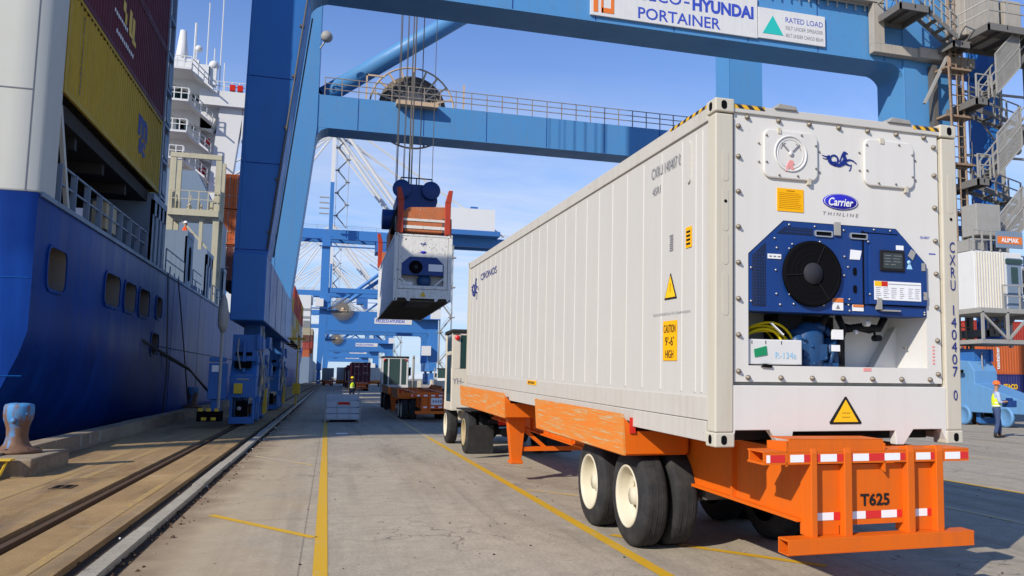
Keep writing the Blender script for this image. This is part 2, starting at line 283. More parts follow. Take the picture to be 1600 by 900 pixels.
def bollard_mat():
    m, t, b = base_mat('worn_blue_bollard_paint'); c = N(t, 'ShaderNodeTexCoord'); s2 = N(t, 'ShaderNodeSeparateXYZ'); t.links.new(c.outputs['Object'], s2.inputs[0])
    n = N(t, 'ShaderNodeTexNoise'); n.inputs['Scale'].default_value = 4; n.inputs['Detail'].default_value = 10; n.inputs['Roughness'].default_value = .75; t.links.new(c.outputs['Object'], n.inputs[0])
    mpp = N(t, 'ShaderNodeMapping'); mpp.inputs['Scale'].default_value = (9, 9, 1.6); t.links.new(c.outputs['Object'], mpp.inputs[0])
    n2 = N(t, 'ShaderNodeTexNoise'); n2.inputs['Scale'].default_value = 1; n2.inputs['Detail'].default_value = 8; t.links.new(mpp.outputs[0], n2.inputs[0])
    v = math_n(t, 'ADD', math_n(t, 'MULTIPLY', n.outputs[0], .55), math_n(t, 'MULTIPLY', n2.outputs[0], .55))
    v = math_n(t, 'SUBTRACT', v, math_n(t, 'MULTIPLY', s2.outputs[2], .26))
    r = N(t, 'ShaderNodeMapRange'); r.inputs[1].default_value = .355; r.inputs[2].default_value = .45; t.links.new(v, r.inputs[0])
    x1 = N(t, 'ShaderNodeMix', data_type='RGBA'); t.links.new(n.outputs[0], x1.inputs[0]); x1.inputs[6].default_value = (.08, .035, .018, 1); x1.inputs[7].default_value = (.22, .115, .06, 1)
    x = N(t, 'ShaderNodeMix', data_type='RGBA'); t.links.new(r.outputs[0], x.inputs[0]); x.inputs[6].default_value = (.05, .22, .46, 1); t.links.new(x1.outputs[2], x.inputs[7])
    t.links.new(x.outputs[2], b.inputs['Base Color']); b.inputs['Roughness'].default_value = .7
    bp = N(t, 'ShaderNodeBump'); bp.inputs['Strength'].default_value = .7; bp.inputs['Distance'].default_value = .02; t.links.new(v, bp.inputs['Height']); t.links.new(bp.outputs[0], b.inputs['Normal'])
    return m
def stripemat(name, c1, c2, axis, period, slant=0.0):
    m, t, b = base_mat(name); b.inputs['Roughness'].default_value = 0.4
    c = N(t, 'ShaderNodeTexCoord'); s2 = N(t, 'ShaderNodeSeparateXYZ'); t.links.new(c.outputs['Object'], s2.inputs[0])
    a = math_n(t, 'ADD', s2.outputs[axis], math_n(t, 'MULTIPLY', s2.outputs[2], slant))
    f = math_n(t, 'GREATER_THAN', math_n(t, 'FRACT', math_n(t, 'DIVIDE', a, period)), 0.5)
    x = N(t, 'ShaderNodeMix', data_type='RGBA'); t.links.new(f, x.inputs[0]); x.inputs[6].default_value = (*c1, 1); x.inputs[7].default_value = (*c2, 1)
    t.links.new(x.outputs[2], b.inputs['Base Color']); return m
M['hazx'] = stripemat('hazard_tape_across', (0.75, 0.42, 0.01), (0.02, 0.02, 0.02), 0, 0.10, 1.0)
M['hazy'] = stripemat('hazard_tape_along', (0.75, 0.42, 0.01), (0.02, 0.02, 0.02), 1, 0.13, 1.0)
M['refl'] = stripemat('red_white_tape', (0.62, 0.02, 0.02), (0.80, 0.80, 0.80), 0, 0.30)
def container_mat(name, rgb): return paint(name, rgb, 0.6, 0.25, 0.3, 0.08, 0.8, spec=.2)
M['cyel'] = container_mat('container_yellow', (0.50, 0.335, 0.03)); M['cmar'] = container_mat('container_maroon', (0.12, 0.022, 0.035))
M['cora'] = container_mat('container_orange', (0.55, 0.12, 0.03)); M['cred'] = container_mat('container_red', (0.40, 0.045, 0.03))
M['cbrn'] = container_mat('container_brown', (0.14, 0.045, 0.035)); M['cgrn'] = container_mat('container_green', (0.05, 0.20, 0.10))
M['cnav'] = container_mat('container_navy', (0.03, 0.035, 0.16)); M['cwht'] = container_mat('container_white', (0.60, 0.60, 0.56))
M['cbei'] = container_mat('container_beige', (0.50, 0.43, 0.28)); M['cgry'] = container_mat('container_grey', (0.28, 0.30, 0.31))

# ------------------------------------------------------------------ mesh helpers
class MB:
    def __init__(s): s.v = []; s.f = []; s.mi = []; s.c = 0; s.sm = []; s.smooth = False
    def add(s, vs, fs):
        o = len(s.v); s.v += [tuple(q) for q in vs]
        for f in fs: s.f.append([i+o for i in f]); s.mi.append(s.c); s.sm.append(s.smooth)
        return s
    def hexa(s, p):      # 4 bottom (ccw), 4 top
        return s.add(p, [(3, 2, 1, 0), (4, 5, 6, 7), (0, 1, 5, 4), (1, 2, 6, 5), (2, 3, 7, 6), (3, 0, 4, 7)])
    def box(s, x0, x1, y0, y1, z0, z1):
        return s.hexa([(x0, y0, z0), (x1, y0, z0), (x1, y1, z0), (x0, y1, z0), (x0, y0, z1), (x1, y0, z1), (x1, y1, z1), (x0, y1, z1)])
    def bar(s, a, b, wd, ht, upv=(0, 0, 1)):
        a = Vector(a); b = Vector(b); d = (b-a).normalized(); u = Vector(upv)
        if abs(d.dot(u)) > 0.98: u = Vector((0, 1, 0))
        r = d.cross(u).normalized(); u = r.cross(d)
        q = [(-1, -1), (1, -1), (1, 1), (-1, 1)]
        return s.hexa([a+r*(i*wd/2)+u*(j*ht/2) for i, j in q]+[b+r*(i*wd/2)+u*(j*ht/2) for i, j in q])
    def tube(s, a, b, r, n=8, r2=None):
        a = Vector(a); b = Vector(b); d = (b-a).normalized(); u = Vector((0, 0, 1)) if abs(d.z) < 0.9 else Vector((0, 1, 0))
        e = d.cross(u).normalized(); u = e.cross(d); r2 = r if r2 is None else r2
        vs = [a+(e*math.cos(2*PI*k/n)+u*math.sin(2*PI*k/n))*r for k in range(n)]+[b+(e*math.cos(2*PI*k/n)+u*math.sin(2*PI*k/n))*r2 for k in range(n)]
        sm = s.smooth; s.smooth = n > 6
        s.add(vs, [(k, (k+1) % n, n+(k+1) % n, n+k) for k in range(n)]); s.smooth = False
        s.add([vs[k] for k in range(n)], [tuple(range(n-1, -1, -1))]); s.add([vs[n+k] for k in range(n)], [tuple(range(n))]); s.smooth = sm
        return s
    def path(s, pts, r, n=6):
        pts = [Vector(p) for p in pts]; rings = []
        for i, p in enumerate(pts):
            d = (pts[min(i+1, len(pts)-1)]-pts[max(i-1, 0)]).normalized(); u = Vector((0, 0, 1)) if abs(d.z) < 0.9 else Vector((0, 1, 0))
            e = d.cross(u).normalized(); u = e.cross(d)
            rings.append([p+(e*math.cos(2*PI*k/n)+u*math.sin(2*PI*k/n))*r for k in range(n)])
        vs = [q for rg in rings for q in rg]; fs = []
        for i in range(len(pts)-1):
            fs += [(i*n+k, i*n+(k+1) % n, (i+1)*n+(k+1) % n, (i+1)*n+k) for k in range(n)]
        fs += [tuple(range(n-1, -1, -1)), tuple((len(pts)-1)*n+k for k in range(n))]
        sm = s.smooth; s.smooth = True; s.add(vs, fs); s.smooth = sm; return s
    def prism(s, pts, ax, a0, a1):
        f = {'x': lambda p, a: (a, p[0], p[1]), 'y': lambda p, a: (p[0], a, p[1]), 'z': lambda p, a: (p[0], p[1], a)}[ax]
        n = len(pts)
        return s.add([f(p, a0) for p in pts]+[f(p, a1) for p in pts], [tuple(range(n)), tuple(range(2*n-1, n-1, -1))]+[(k, (k+1) % n, n+(k+1) % n, n+k) for k in range(n)])
    def lathe(s, prof, c, ax='z', n=20, cap=True):   # prof: (radius, along axis)
        c = Vector(c); A = {'x': (Vector((0, 1, 0)), Vector((0, 0, 1)), Vector((1, 0, 0))), 'y': (Vector((0, 0, 1)), Vector((1, 0, 0)), Vector((0, 1, 0))), 'z': (Vector((1, 0, 0)), Vector((0, 1, 0)), Vector((0, 0, 1)))}[ax]
        vs = [c+A[0]*(r*math.cos(2*PI*k/n))+A[1]*(r*math.sin(2*PI*k/n))+A[2]*t for r, t in prof for k in range(n)]
        fs = [(i*n+k, i*n+(k+1) % n, (i+1)*n+(k+1) % n, (i+1)*n+k) for i in range(len(prof)-1) for k in range(n)]
        sm = s.smooth; s.smooth = True; s.add(vs, fs); s.smooth = sm
        for i in (0, len(prof)-1):
            if cap and prof[i][0] > 0.002: s.add(vs[i*n:(i+1)*n], [tuple(range(n))])
        return s
    def ring(s, c, ax, Rr, r, n=32, m=6, a0=0, a1=2*PI):
        c = Vector(c); A = {'x': (Vector((0, 1, 0)), Vector((0, 0, 1)), Vector((1, 0, 0))), 'y': (Vector((1, 0, 0)), Vector((0, 0, 1)), Vector((0, 1, 0))), 'z': (Vector((1, 0, 0)), Vector((0, 1, 0)), Vector((0, 0, 1)))}[ax]
        vs = []
        for i in range(n+1):
            t = a0+(a1-a0)*i/n; e = A[0]*math.cos(t)+A[1]*math.sin(t)
            for k in range(m): vs.append(c+e*(Rr+r*math.cos(2*PI*k/m))+A[2]*(r*math.sin(2*PI*k/m)))
        sm = s.smooth; s.smooth = True
        s.add(vs, [(i*m+k, i*m+(k+1) % m, (i+1)*m+(k+1) % m, (i+1)*m+k) for i in range(n) for k in range(m)]); s.smooth = sm; return s
    def sphere(s, c, r, n=12, m=8, sc=(1, 1, 1)):
        c = Vector(c); vs = []
        for i in range(m+1):
            a = PI*i/m
            for k in range(n): vs.append(c+Vector((sc[0]*r*math.sin(a)*math.cos(2*PI*k/n), sc[1]*r*math.sin(a)*math.sin(2*PI*k/n), sc[2]*r*math.cos(a))))
        sm = s.smooth; s.smooth = True
        s.add(vs, [(i*n+k, i*n+(k+1) % n, (i+1)*n+(k+1) % n, (i+1)*n+k) for i in range(m) for k in range(n)]); s.smooth = sm; return s
OFF = {}
def root_of(o):
    while o.parent: o = o.parent
    return o
def link_mesh(name, me, parent):
    o = bpy.data.objects.new(name, me); COL.objects.link(o)
    if parent: o.parent = parent
    return o
def depth(o):
    d = 0
    while o and o.parent: o = o.parent; d += 1
    return d
def pieces(me):
    n = len(me.vertices); par = list(range(n))
    def f(i):
        while par[i] != i: par[i] = par[par[i]]; i = par[i]
        return i
    for e in me.edges:
        a, b = f(e.vertices[0]), f(e.vertices[1])
        if a != b: par[a] = b
    isl = {}
    for v in me.vertices: isl.setdefault(f(v.index), []).append(v.index)
    ks = list(isl)
    if len(ks) < 2 or len(ks) > 90: return None
    bb = []
    for k in ks:
        c = [me.vertices[i].co for i in isl[k]]; bb.append((Vector((min(q.x for q in c), min(q.y for q in c), min(q.z for q in c))), Vector((max(q.x for q in c), max(q.y for q in c), max(q.z for q in c)))))
    sz = [max(b-a) for a, b in bb]; g = list(range(len(ks)))
    def fg(i):
        while g[i] != i: i = g[i]
        return i
    for i in range(len(ks)):
        for j in range(i+1, len(ks)):
            d = math.sqrt(sum(max(0, bb[i][0][q]-bb[j][1][q], bb[j][0][q]-bb[i][1][q])**2 for q in range(3)))
            if d <= max(0.02, 0.5*max(sz[i], sz[j])): g[fg(i)] = fg(j)
    out = {}
    for i, k in enumerate(ks): out.setdefault(fg(i), []).extend(isl[k])
    return list(out.values()) if len(out) > 1 else None
def build(name, mb, mats, parent=None, bevel=0.0, label=None, nrm=True, whole=False):
    while parent and depth(parent) >= 2: parent = parent.parent
    off = OFF.get(root_of(parent).name, Vector((0, 0, 0))) if parent else Vector((0, 0, 0))
    me = bpy.data.meshes.new(name)
    me.from_pydata([(x-off.x, y-off.y, z-off.z) for x, y, z in mb.v], [], mb.f)
    for m in (mats if isinstance(mats, (list, tuple)) else [mats]): me.materials.append(M[m] if isinstance(m, str) else m)
    for p, i, s_ in zip(me.polygons, mb.mi, mb.sm): p.material_index = i; p.use_smooth = s_
    bm = bmesh.new(); bm.from_mesh(me); bmesh.ops.remove_doubles(bm, verts=bm.verts, dist=1e-5)
    if nrm: bmesh.ops.recalc_face_normals(bm, faces=bm.faces)
    bm.to_mesh(me); bm.free(); me.update()
    P = pieces(me) if parent and not whole else None
    if P and len(P) <= 40:
        first = None
        for grp in sorted(P, key=len, reverse=True):
            gs = set(grp); m2 = me.copy(); bm = bmesh.new(); bm.from_mesh(m2); bm.verts.ensure_lookup_table()
            bmesh.ops.delete(bm, geom=[v for v in bm.verts if v.index not in gs], context='VERTS'); bm.to_mesh(m2); bm.free()
            o = finish(name, m2, parent, bevel, label); first = first or o
        bpy.data.meshes.remove(me)
        return first
    return finish(name, me, parent, bevel, label)
def finish(name, me, parent, bevel, label):
    o = link_mesh(name, me, parent)
    if bevel > 0:
        bv = o.modifiers.new('bevel', 'BEVEL'); bv.width = bevel; bv.segments = 2; bv.limit_method = 'ANGLE'; bv.angle_limit = R(40)
    if label: o['label'] = label
    return o
def thing(name, label, cat, loc=(0, 0, 0), rot=(0, 0, 0), group=None, world=False):
    o = bpy.data.objects.new(name, None); COL.objects.link(o); o.location = loc; o.rotation_euler = rot; o.empty_display_size = 0.3
    o['label'] = label; o['category'] = cat
    if group: o['group'] = group
    if world: OFF[o.name] = Vector(loc)
    return o
def tag(o, label, cat, group=None):
    o['label'] = label; o['category'] = cat
    if group: o['group'] = group
    return o
def struct(name, mb, mats, kind='structure'):
    o = build(name, mb, mats); o['kind'] = kind; return o
def dup(src, loc, rot=None, label=None, group=None):
    def cp(o, par):
        c = o.copy(); COL.objects.link(c)
        if par: c.parent = par
        for ch in [x for x in KIDS.get(o.name, [])]: cp(ch, c)
        return c
    KIDS = {}
    def walk(o):
        KIDS[o.name] = list(o.children)
        for ch in o.children: walk(ch)
    walk(src)
    r = cp(src, None); r.location = loc
    if rot is not None: r.rotation_euler = rot
    if label: r['label'] = label
    if group: r['group'] = group
    return r
def text(s_, mat, parent, c, size, right=(1, 0, 0), upv=(0, 0, 1), name='lettering', bold=0.0, shear=0.0, vertical=False, ext=0.002):
    while parent and depth(parent) >= 2: parent = parent.parent
    cu = bpy.data.curves.new('t', 'FONT'); cu.body = '\n'.join(s_) if vertical else s_
    cu.align_x = 'CENTER' if vertical else 'LEFT'; cu.offset = bold; cu.shear = shear; cu.resolution_u = 3; cu.extrude = 0.0
    if vertical: cu.space_line = 0.85
    to = bpy.data.objects.new('t', cu); COL.objects.link(to)
    me = bpy.data.meshes.new_from_object(to.evaluated_get(bpy.context.evaluated_depsgraph_get()))
    bpy.data.objects.remove(to)
    xs = [v.co.x for v in me.vertices]; ys = [v.co.y for v in me.vertices]
    x0, x1, y0, y1 = min(xs), max(xs), min(ys), max(ys); kx = size[0]/(x1-x0); ky = size[1]/(y1-y0)
    rr = Vector(right); uu = Vector(upv); nn = rr.cross(uu); off = OFF.get(root_of(parent).name, Vector((0, 0, 0))) if parent else Vector((0, 0, 0))
    cc = Vector(c)-off
    for v in me.vertices:
        v.co = cc + rr*((v.co.x-(x0+x1)/2)*kx) + uu*((v.co.y-(y0+y1)/2)*ky) + nn*ext
    me.materials.clear(); me.materials.append(M[mat] if isinstance(mat, str) else mat); me.name = name
    return link_mesh(name, me, parent)
REAR = dict(right=(1, 0, 0), upv=(0, 0, 1)); SIDE = dict(right=(0, -1, 0), upv=(0, 0, 1))
def rrect(cx, cz, w_, h_, r, n=4):
    P = []
    for (sx, sz, a) in ((1, 1, 0), (-1, 1, 90), (-1, -1, 180), (1, -1, 270)):
        for k in range(n+1):
            t = R(a+90*k/n); P.append((cx+sx*(w_/2-r)+r*math.cos(t), cz+sz*(h_/2-r)+r*math.sin(t)))
    return P
def strokes(mb, pts, ax, a0, a1):
    """ribbon with varying width: pts (u,v,width)"""
    L = []; Rr = []
    for i, (u, v, wd) in enumerate(pts):
        a = pts[max(i-1, 0)]; b = pts[min(i+1, len(pts)-1)]; dx, dy = b[0]-a[0], b[1]-a[1]; l = math.hypot(dx, dy) or 1
        nx, ny = -dy/l*wd/2, dx/l*wd/2; L.append((u+nx, v+ny)); Rr.append((u-nx, v-ny))
    for i in range(len(pts)-1):
        mb.prism([L[i], L[i+1], Rr[i+1], Rr[i]], ax, a0, a1)
    return mb
# ------------------------------------------------------------------ ground, quay, water
m = MB(); m.add([(-1.70, -60, 0), (2500, -60, 0), (2500, 4000, 0), (-1.70, 4000, 0)], [(0, 1, 2, 3)]); struct('ground', m, 'conc')
m = MB(); m.box(-5.95, -3.30, -60, 900, -4, 0); m.box(-2.97, -2.24, -60, 900, -4, 0); struct('quay_pavement', m, 'conc2')
m = MB(); m.box(-3.30, -2.97, -60, 900, -4, -0.09); m.box(-2.24, -2.02, -60, 900, -4, -0.07); m.box(-1.86, -1.70, -60, 900, -4, -0.05); struct('gutter_ground', m, 'slot')
m = MB(); m.box(-3.175, -3.095, -60, 900, -0.088, -0.004); m.box(-3.165, -3.105, -60, 900, -0.089, -0.03); tag(build('crane_rail', m, 'rail'), 'worn steel crane rail in the brown trench beside the ship', 'rail')
m = MB(); m.box(27.0, 27.08, -60, 900, 0.002, 0.012); tag(build('crane_rail', m, 'rail'), 'steel crane rail across the apron under the landside crane legs', 'rail')
m = MB()
y = -60
while y < 300:
    dy = random.uniform(2.2, 4.5) if y < 80 else 30
    j = random.uniform(-0.012, 0.012)
    m.box(-2.02+j, -1.86+j*0.6, y, y+dy-0.015, -4, 0.022+random.uniform(-0.008, 0.012)); y += dy
struct('kerb', m, 'lip')
m = MB()
y = -40
while y < 230:
    dy = 4.0; hh = 0.35+random.uniform(-0.012, 0.012)
    if 25.9 < y < 27: pass
    m.box(-5.955, -5.55, y, y+dy-0.012, -0.3, hh); y += dy
struct('kerb', m, 'kerb')
m = MB(); m.add([(-2500, -800, -2.6), (-5.9, -800, -2.6), (-5.9, 4000, -2.6), (-2500, 4000, -2.6)], [(0, 1, 2, 3)]); struct('water', m, 'water')
# gravel and litter in the trench
m = MB()
for i in range(2600):
    y = random.uniform(6, 60)**1.0; x = random.choice([random.uniform(-1.86, -1.70)]*5+[random.uniform(-1.72, -1.5), random.uniform(-2.24, -2.03), random.uniform(-3.3, -3.2), random.uniform(-3.07, -2.97)])
    r = random.uniform(0.006, 0.022) if i % 40 else 0.03
    z = (-0.045 if -1.86 < x < -1.70 else 0.0 if x > -1.7 else -0.06 if x > -2.5 else -0.085)
    m.c = 2 if i % 25 == 0 else (1 if i % 3 == 0 else 0)
    a = random.uniform(0, 6)
    P = [(x+r*math.cos(a+k*1.571)*random.uniform(.6, 1.2), y+r*1.3*math.sin(a+k*1.571)*random.uniform(.6, 1.2), z) for k in range(4)]
    m.hexa(P+[(p[0]*0.8+x*0.2, p[1]*0.8+y*0.2, z+r*random.uniform(.4, 1.0)) for p in P])
struct('gravel', m, ['rail', 'slot', 'white'], 'stuff')
m = MB()
for i in range(700):
    x, y = random.uniform(-1.6, 12), 5+random.random()**1.6*40; r = random.uniform(.004, .014); a = random.uniform(0, 6); z = 0.0045
    P = [(x+r*math.cos(a+k*1.571)*random.uniform(.6, 1.3), y+r*math.sin(a+k*1.571)*1.2, z) for k in range(4)]
    m.c = i % 2; m.hexa(P+[(p[0]*.8+x*.2, p[1]*.8+y*.2, z+r*.6) for p in P])
struct('debris', m, ['slot', 'lip'], 'stuff')
# painted lines
def mark(p, q, wd, mat='line', z=0.004, name='road_markings'):
    p = Vector((p[0], p[1], z)); q = Vector((q[0], q[1], z)); d = (q-p).normalized(); n = Vector((-d.y, d.x, 0))*wd/2
    mm = MB(); mm.add([p-n, p+n, q+n, q-n], [(0, 1, 2, 3)]); o = struct(name, mm, mat)
mark((0.04, -12), (-0.09, 37), 0.13); mark((-0.09, 37), (-0.2, 75), 0.12, 'lineworn')
mark((3.02, -2), (2.87, 25), 0.13); mark((2.87, 25), (2.9, 70), 0.12, 'lineworn')
mark((-1.36, 11.5), (-0.09, 9.66), 0.10); mark((-1.52, 19.75), (-0.25, 17.5), 0.10, 'lineworn'); mark((-1.5, 28.0), (-0.25, 26.1), 0.10, 'lineworn')
mark((3.12, 9.05), (4.6, 7.05), 0.11); mark((3.08, 13.0), (3.75, 12.05), 0.10, 'lineworn'); mark((3.1, 17.4), (3.9, 16.3), 0.10, 'lineworn')
for x_, mt in ((10.75, 'line'), (8.45, 'lineworn'), (14.9, 'lineworn'), (19.1, 'lineworn')): mark((x_, -5), (x_, 60), 0.12, mt)
mark((-4.45, 4), (-4.35, 27), 0.20, 'lineold'); mark((-3.95, 16), (-3.75, 28), 0.16, 'lineold'); mark((-2.5, 7), (-2.5, 20), 0.10, 'lineold')
m = MB(); m.box(-4.05, -3.75, 14.6, 15.05, 0.002, 0.012); m.c = 1; m.box(-4.01, -3.93, 14.66, 14.99, 0.012, 0.016); m.box(-3.87, -3.79, 14.66, 14.99, 0.012, 0.016)
tag(build('drain_cover', m, ['rail', 'dark']), 'small rusty drain cover set in the brown quay strip', 'drain cover')

# ------------------------------------------------------------------ containers (generic)
def corr(mb, plane, fx, a0, a1, z0, z1, d, pitch, inw):
    """corrugated sheet; plane 'x': sheet at x=fx running along y, inw = +-1 direction of the inside"""
    n = max(1, int((a1-a0)/pitch)); p = (a1-a0)/n; P = []
    for i in range(n):
        s = a0+i*p
        P += [(s, 0), (s+p*0.30, 0), (s+p*0.45, d), (s+p*0.85, d)]
    P.append((a1, 0)); vs = []
    for s, dd in P:
        for z in (z0, z1): vs.append((fx+inw*dd, s, z) if plane == 'x' else (s, fx+inw*dd, z))
    mb.add(vs, [(2*i, 2*i+2, 2*i+3, 2*i+1) for i in range(len(P)-1)])
def container(name, label, loc, mat, rot=(0, 0, 0), L=12.19, H=2.59, group=None, detail=1, door_end=True, world=False):
    t = thing(name, label, 'container', loc, rot, group); W = 2.438
    m = MB()
    for x in (0, W-0.14):
        for y in (0, L-0.16): m.box(x, x+0.14, y, y+0.16, 0.12, H-0.12)
    for x in (0.0, W-0.07):
        m.box(x, x+0.07, 0.16, L-0.16, 0.0, 0.16); m.box(x, x+0.07, 0.16, L-0.16, H-0.10, H-0.005)
    for y in (0.0, L-0.1):
        m.box(0.14, W-0.14, y, y+0.1, 0.0, 0.15); m.box(0.14, W-0.14, y, y+0.1, H-0.12, H-0.01)
    build('frame', m, mat, t)
    m = MB(); pt = 0.28 if detail else 0.6
    corr(m, 'x', 0.012, 0.16, L-0.16, 0.16, H-0.10, 0.036, pt, 1); corr(m, 'x', W-0.012, 0.16, L-0.16, 0.16, H-0.10, 0.036, pt, -1)
    corr(m, 'y', L-0.03, 0.14, W-0.14, 0.15, H-0.12, 0.04, pt, -1)
    build('side_wall', m, mat, t, nrm=False)
    m = MB(); m.box(0.07, W-0.07, 0.1, L-0.1, H-0.05, H-0.02); build('roof', m, mat, t)
    m = MB(); m.box(0.07, W-0.07, 0.1, L-0.1, 0.10, 0.14)
    for i in range(int(L/0.6)): m.box(0.07, W-0.07, 0.3+i*0.6, 0.34+i*0.6, 0.02, 0.10)
    build('underframe', m, 'under', t)
    m = MB()
    for x in (-0.008, W-0.17):
        for y in (-0.008, L-0.17):
            for z in (0, H-0.118): m.box(x, x+0.178, y, y+0.178, z, z+0.118)
    build('corner_casting', m, mat, t)
    for i, x in enumerate((0.14, W/2)):
        m = MB(); x1 = x+W/2-0.145
        m.box(x+0.01, x1, 0.03, 0.07, 0.16, H-0.13)
        for z in (0.5, 0.95, 1.4, 1.85, 2.25): m.box(x+0.04, x1-0.03, 0.012, 0.034, z-0.10, z+0.10)
        d = build('door', m, mat, t)
        m = MB()
        for xx in (x+0.28, x+0.78):
            m.tube((xx, -0.01, 0.14), (xx, -0.01, H-0.13), 0.018, 6)
            for z in (0.2, 1.1, H-0.25): m.box(xx-0.05, xx+0.05, -0.02, 0.02, z-0.04, z+0.04)
            m.bar((xx, -0.03, 1.05), (xx+0.3, -0.03, 1.0), 0.02, 0.04)
        build('locking_rod', m, 'galv', d)
    return t
XS = -6.8      # quay side of the ship
# near stack (over the stern mooring deck)
ystk, zstk = 23.42, 8.95
c = container('shipping_container', 'dirty yellow container with navy MSC lettering above the ship stern deck', (XS-2.438, ystk, zstk), 'cyel', H=2.88, group='containers stacked on the ship stern')
c.rotation_euler = (0, 0, 0)
kw = dict(right=(0, 1, 0), upv=(0, 0, 1))
XF = 2.438-0.006
text('m', 'navy', c, (XF, 8.9, 1.65), (1.5, 0.75), bold=0.06, **kw); text('sc', 'navy', c, (XF, 8.9, 0.95), (1.1, 0.55), bold=0.05, **kw)
text('MEDITERRANEAN', 'navy', c, (XF, 1.3, 1.45), (0.11, 2.2), vertical=True, **kw)
m = MB()
for i in range(34): m.box(2.432, 2.440, 0.5+i*0.34, 0.6+i*0.34, 2.70, 2.76)
build('vent_row', m, 'dark', c)
c2 = container('shipping_container', 'dark maroon container with yellow characters and white writing, resting on the yellow one', (XS-2.438, ystk, zstk+2.9), 'cmar', H=2.88, group='containers stacked on the ship stern')
m = MB()
for (u, v, w_, h_) in ((4.55, 2.35, .35, .25), (4.85, 2.0, .5, .3), (5.3, 1.75, .35, .35), (5.55, 1.45, .25, .4)): m.prism(rrect(u, v, w_, h_, 0.08), 'x', XF, XF+0.004)
for (u, v) in ((6.15, 1.45), (6.6, 1.35)):
    m.prism(rrect(u, v+0.15, .35, .75, .06), 'x', XF, XF+0.004); m.prism(rrect(u+.15, v-.25, .55, .18, .06), 'x', XF+.001, XF+0.005)
build('lettering', m, 'yellow', c2)
m = MB()
for i in range(8): m.box(XF, XF+.004, 4.15+i*.22, 4.29+i*.22, 1.08+random.uniform(0, .04), 1.22)
for i in range(10): m.box(XF, XF+.004, 4.5+i*.24, 4.64+i*.24, .56, .68+random.uniform(0, .04))
build('lettering', m, 'white', c2, whole=True)
container('shipping_container', 'short plain dark maroon container two above the yellow one', (XS-2.438, ystk+4.9, zstk+5.8), 'cmar', H=2.88, L=7.28, group='containers stacked on the ship stern')  # aft end shortened so sunlight reaches the hanging container
container('shipping_container', 'unseen short brown container added on top of the stern stack to shade the crane leg', (XS-2.438, ystk+4.9, zstk+8.7), 'cbrn', H=2.88, detail=0, L=7.28, group='containers stacked on the ship stern')  # added above the view to cast shade on the near crane leg
# forward bays
cols = [('red', 'cred'), ('yellow', 'cyel'), ('beige', 'cbei'), ('orange', 'cora'), ('green', 'cgrn'), ('brown', 'cbrn'), ('white', 'cwht'), ('grey', 'cgry')]
ordn = ['first', 'second', 'third', 'fourth', 'fifth', 'sixth', 'seventh', 'eighth', 'ninth']
tiers = ['bottom', 'second', 'third', 'top']
o1 = container('shipping_container', 'orange container with rusty door end facing aft, top of the stack before the bridge', (XS-2.6, 72, 15.45), 'cora', H=2.88, group='containers stacked forward on the ship')
o2 = container('shipping_container', 'rusty orange container below the top one of the stack before the bridge', (XS-2.6, 72, 12.5), 'cora', H=2.88, group='containers stacked forward on the ship')
o3 = container('shipping_container', 'dark brown container at the foot of the stack before the bridge', (XS-2.6, 72, 9.55), 'cbrn', H=2.88, group='containers stacked forward on the ship')
proto = {}
pick = [[3, 2, 0, 1], [2, 5, 1, 0], [5, 2, 0, 1], [2, 7, 1, 0], [1, 2, 0, 0], [2, 1, 0, 3], [5, 2, 3, 0], [2, 6, 0, 1]]
for b in range(8):
    for k in range(4):
        cn, cm = cols[pick[b][k]]; lab = f'{cn} container in the {tiers[k]} tier of the {ordn[b]} stack forward of the ship bridge'
        if k > 2 and b in (0, 3): continue
        loc = (XS-2.6, 112+b*13.3, 8.6+k*2.62)
        if cm in proto: dup(proto[cm], loc, label=lab, group='containers stacked forward on the ship')
        else: proto[cm] = container('shipping_container', lab, loc, cm, detail=0, group='containers stacked forward on the ship')

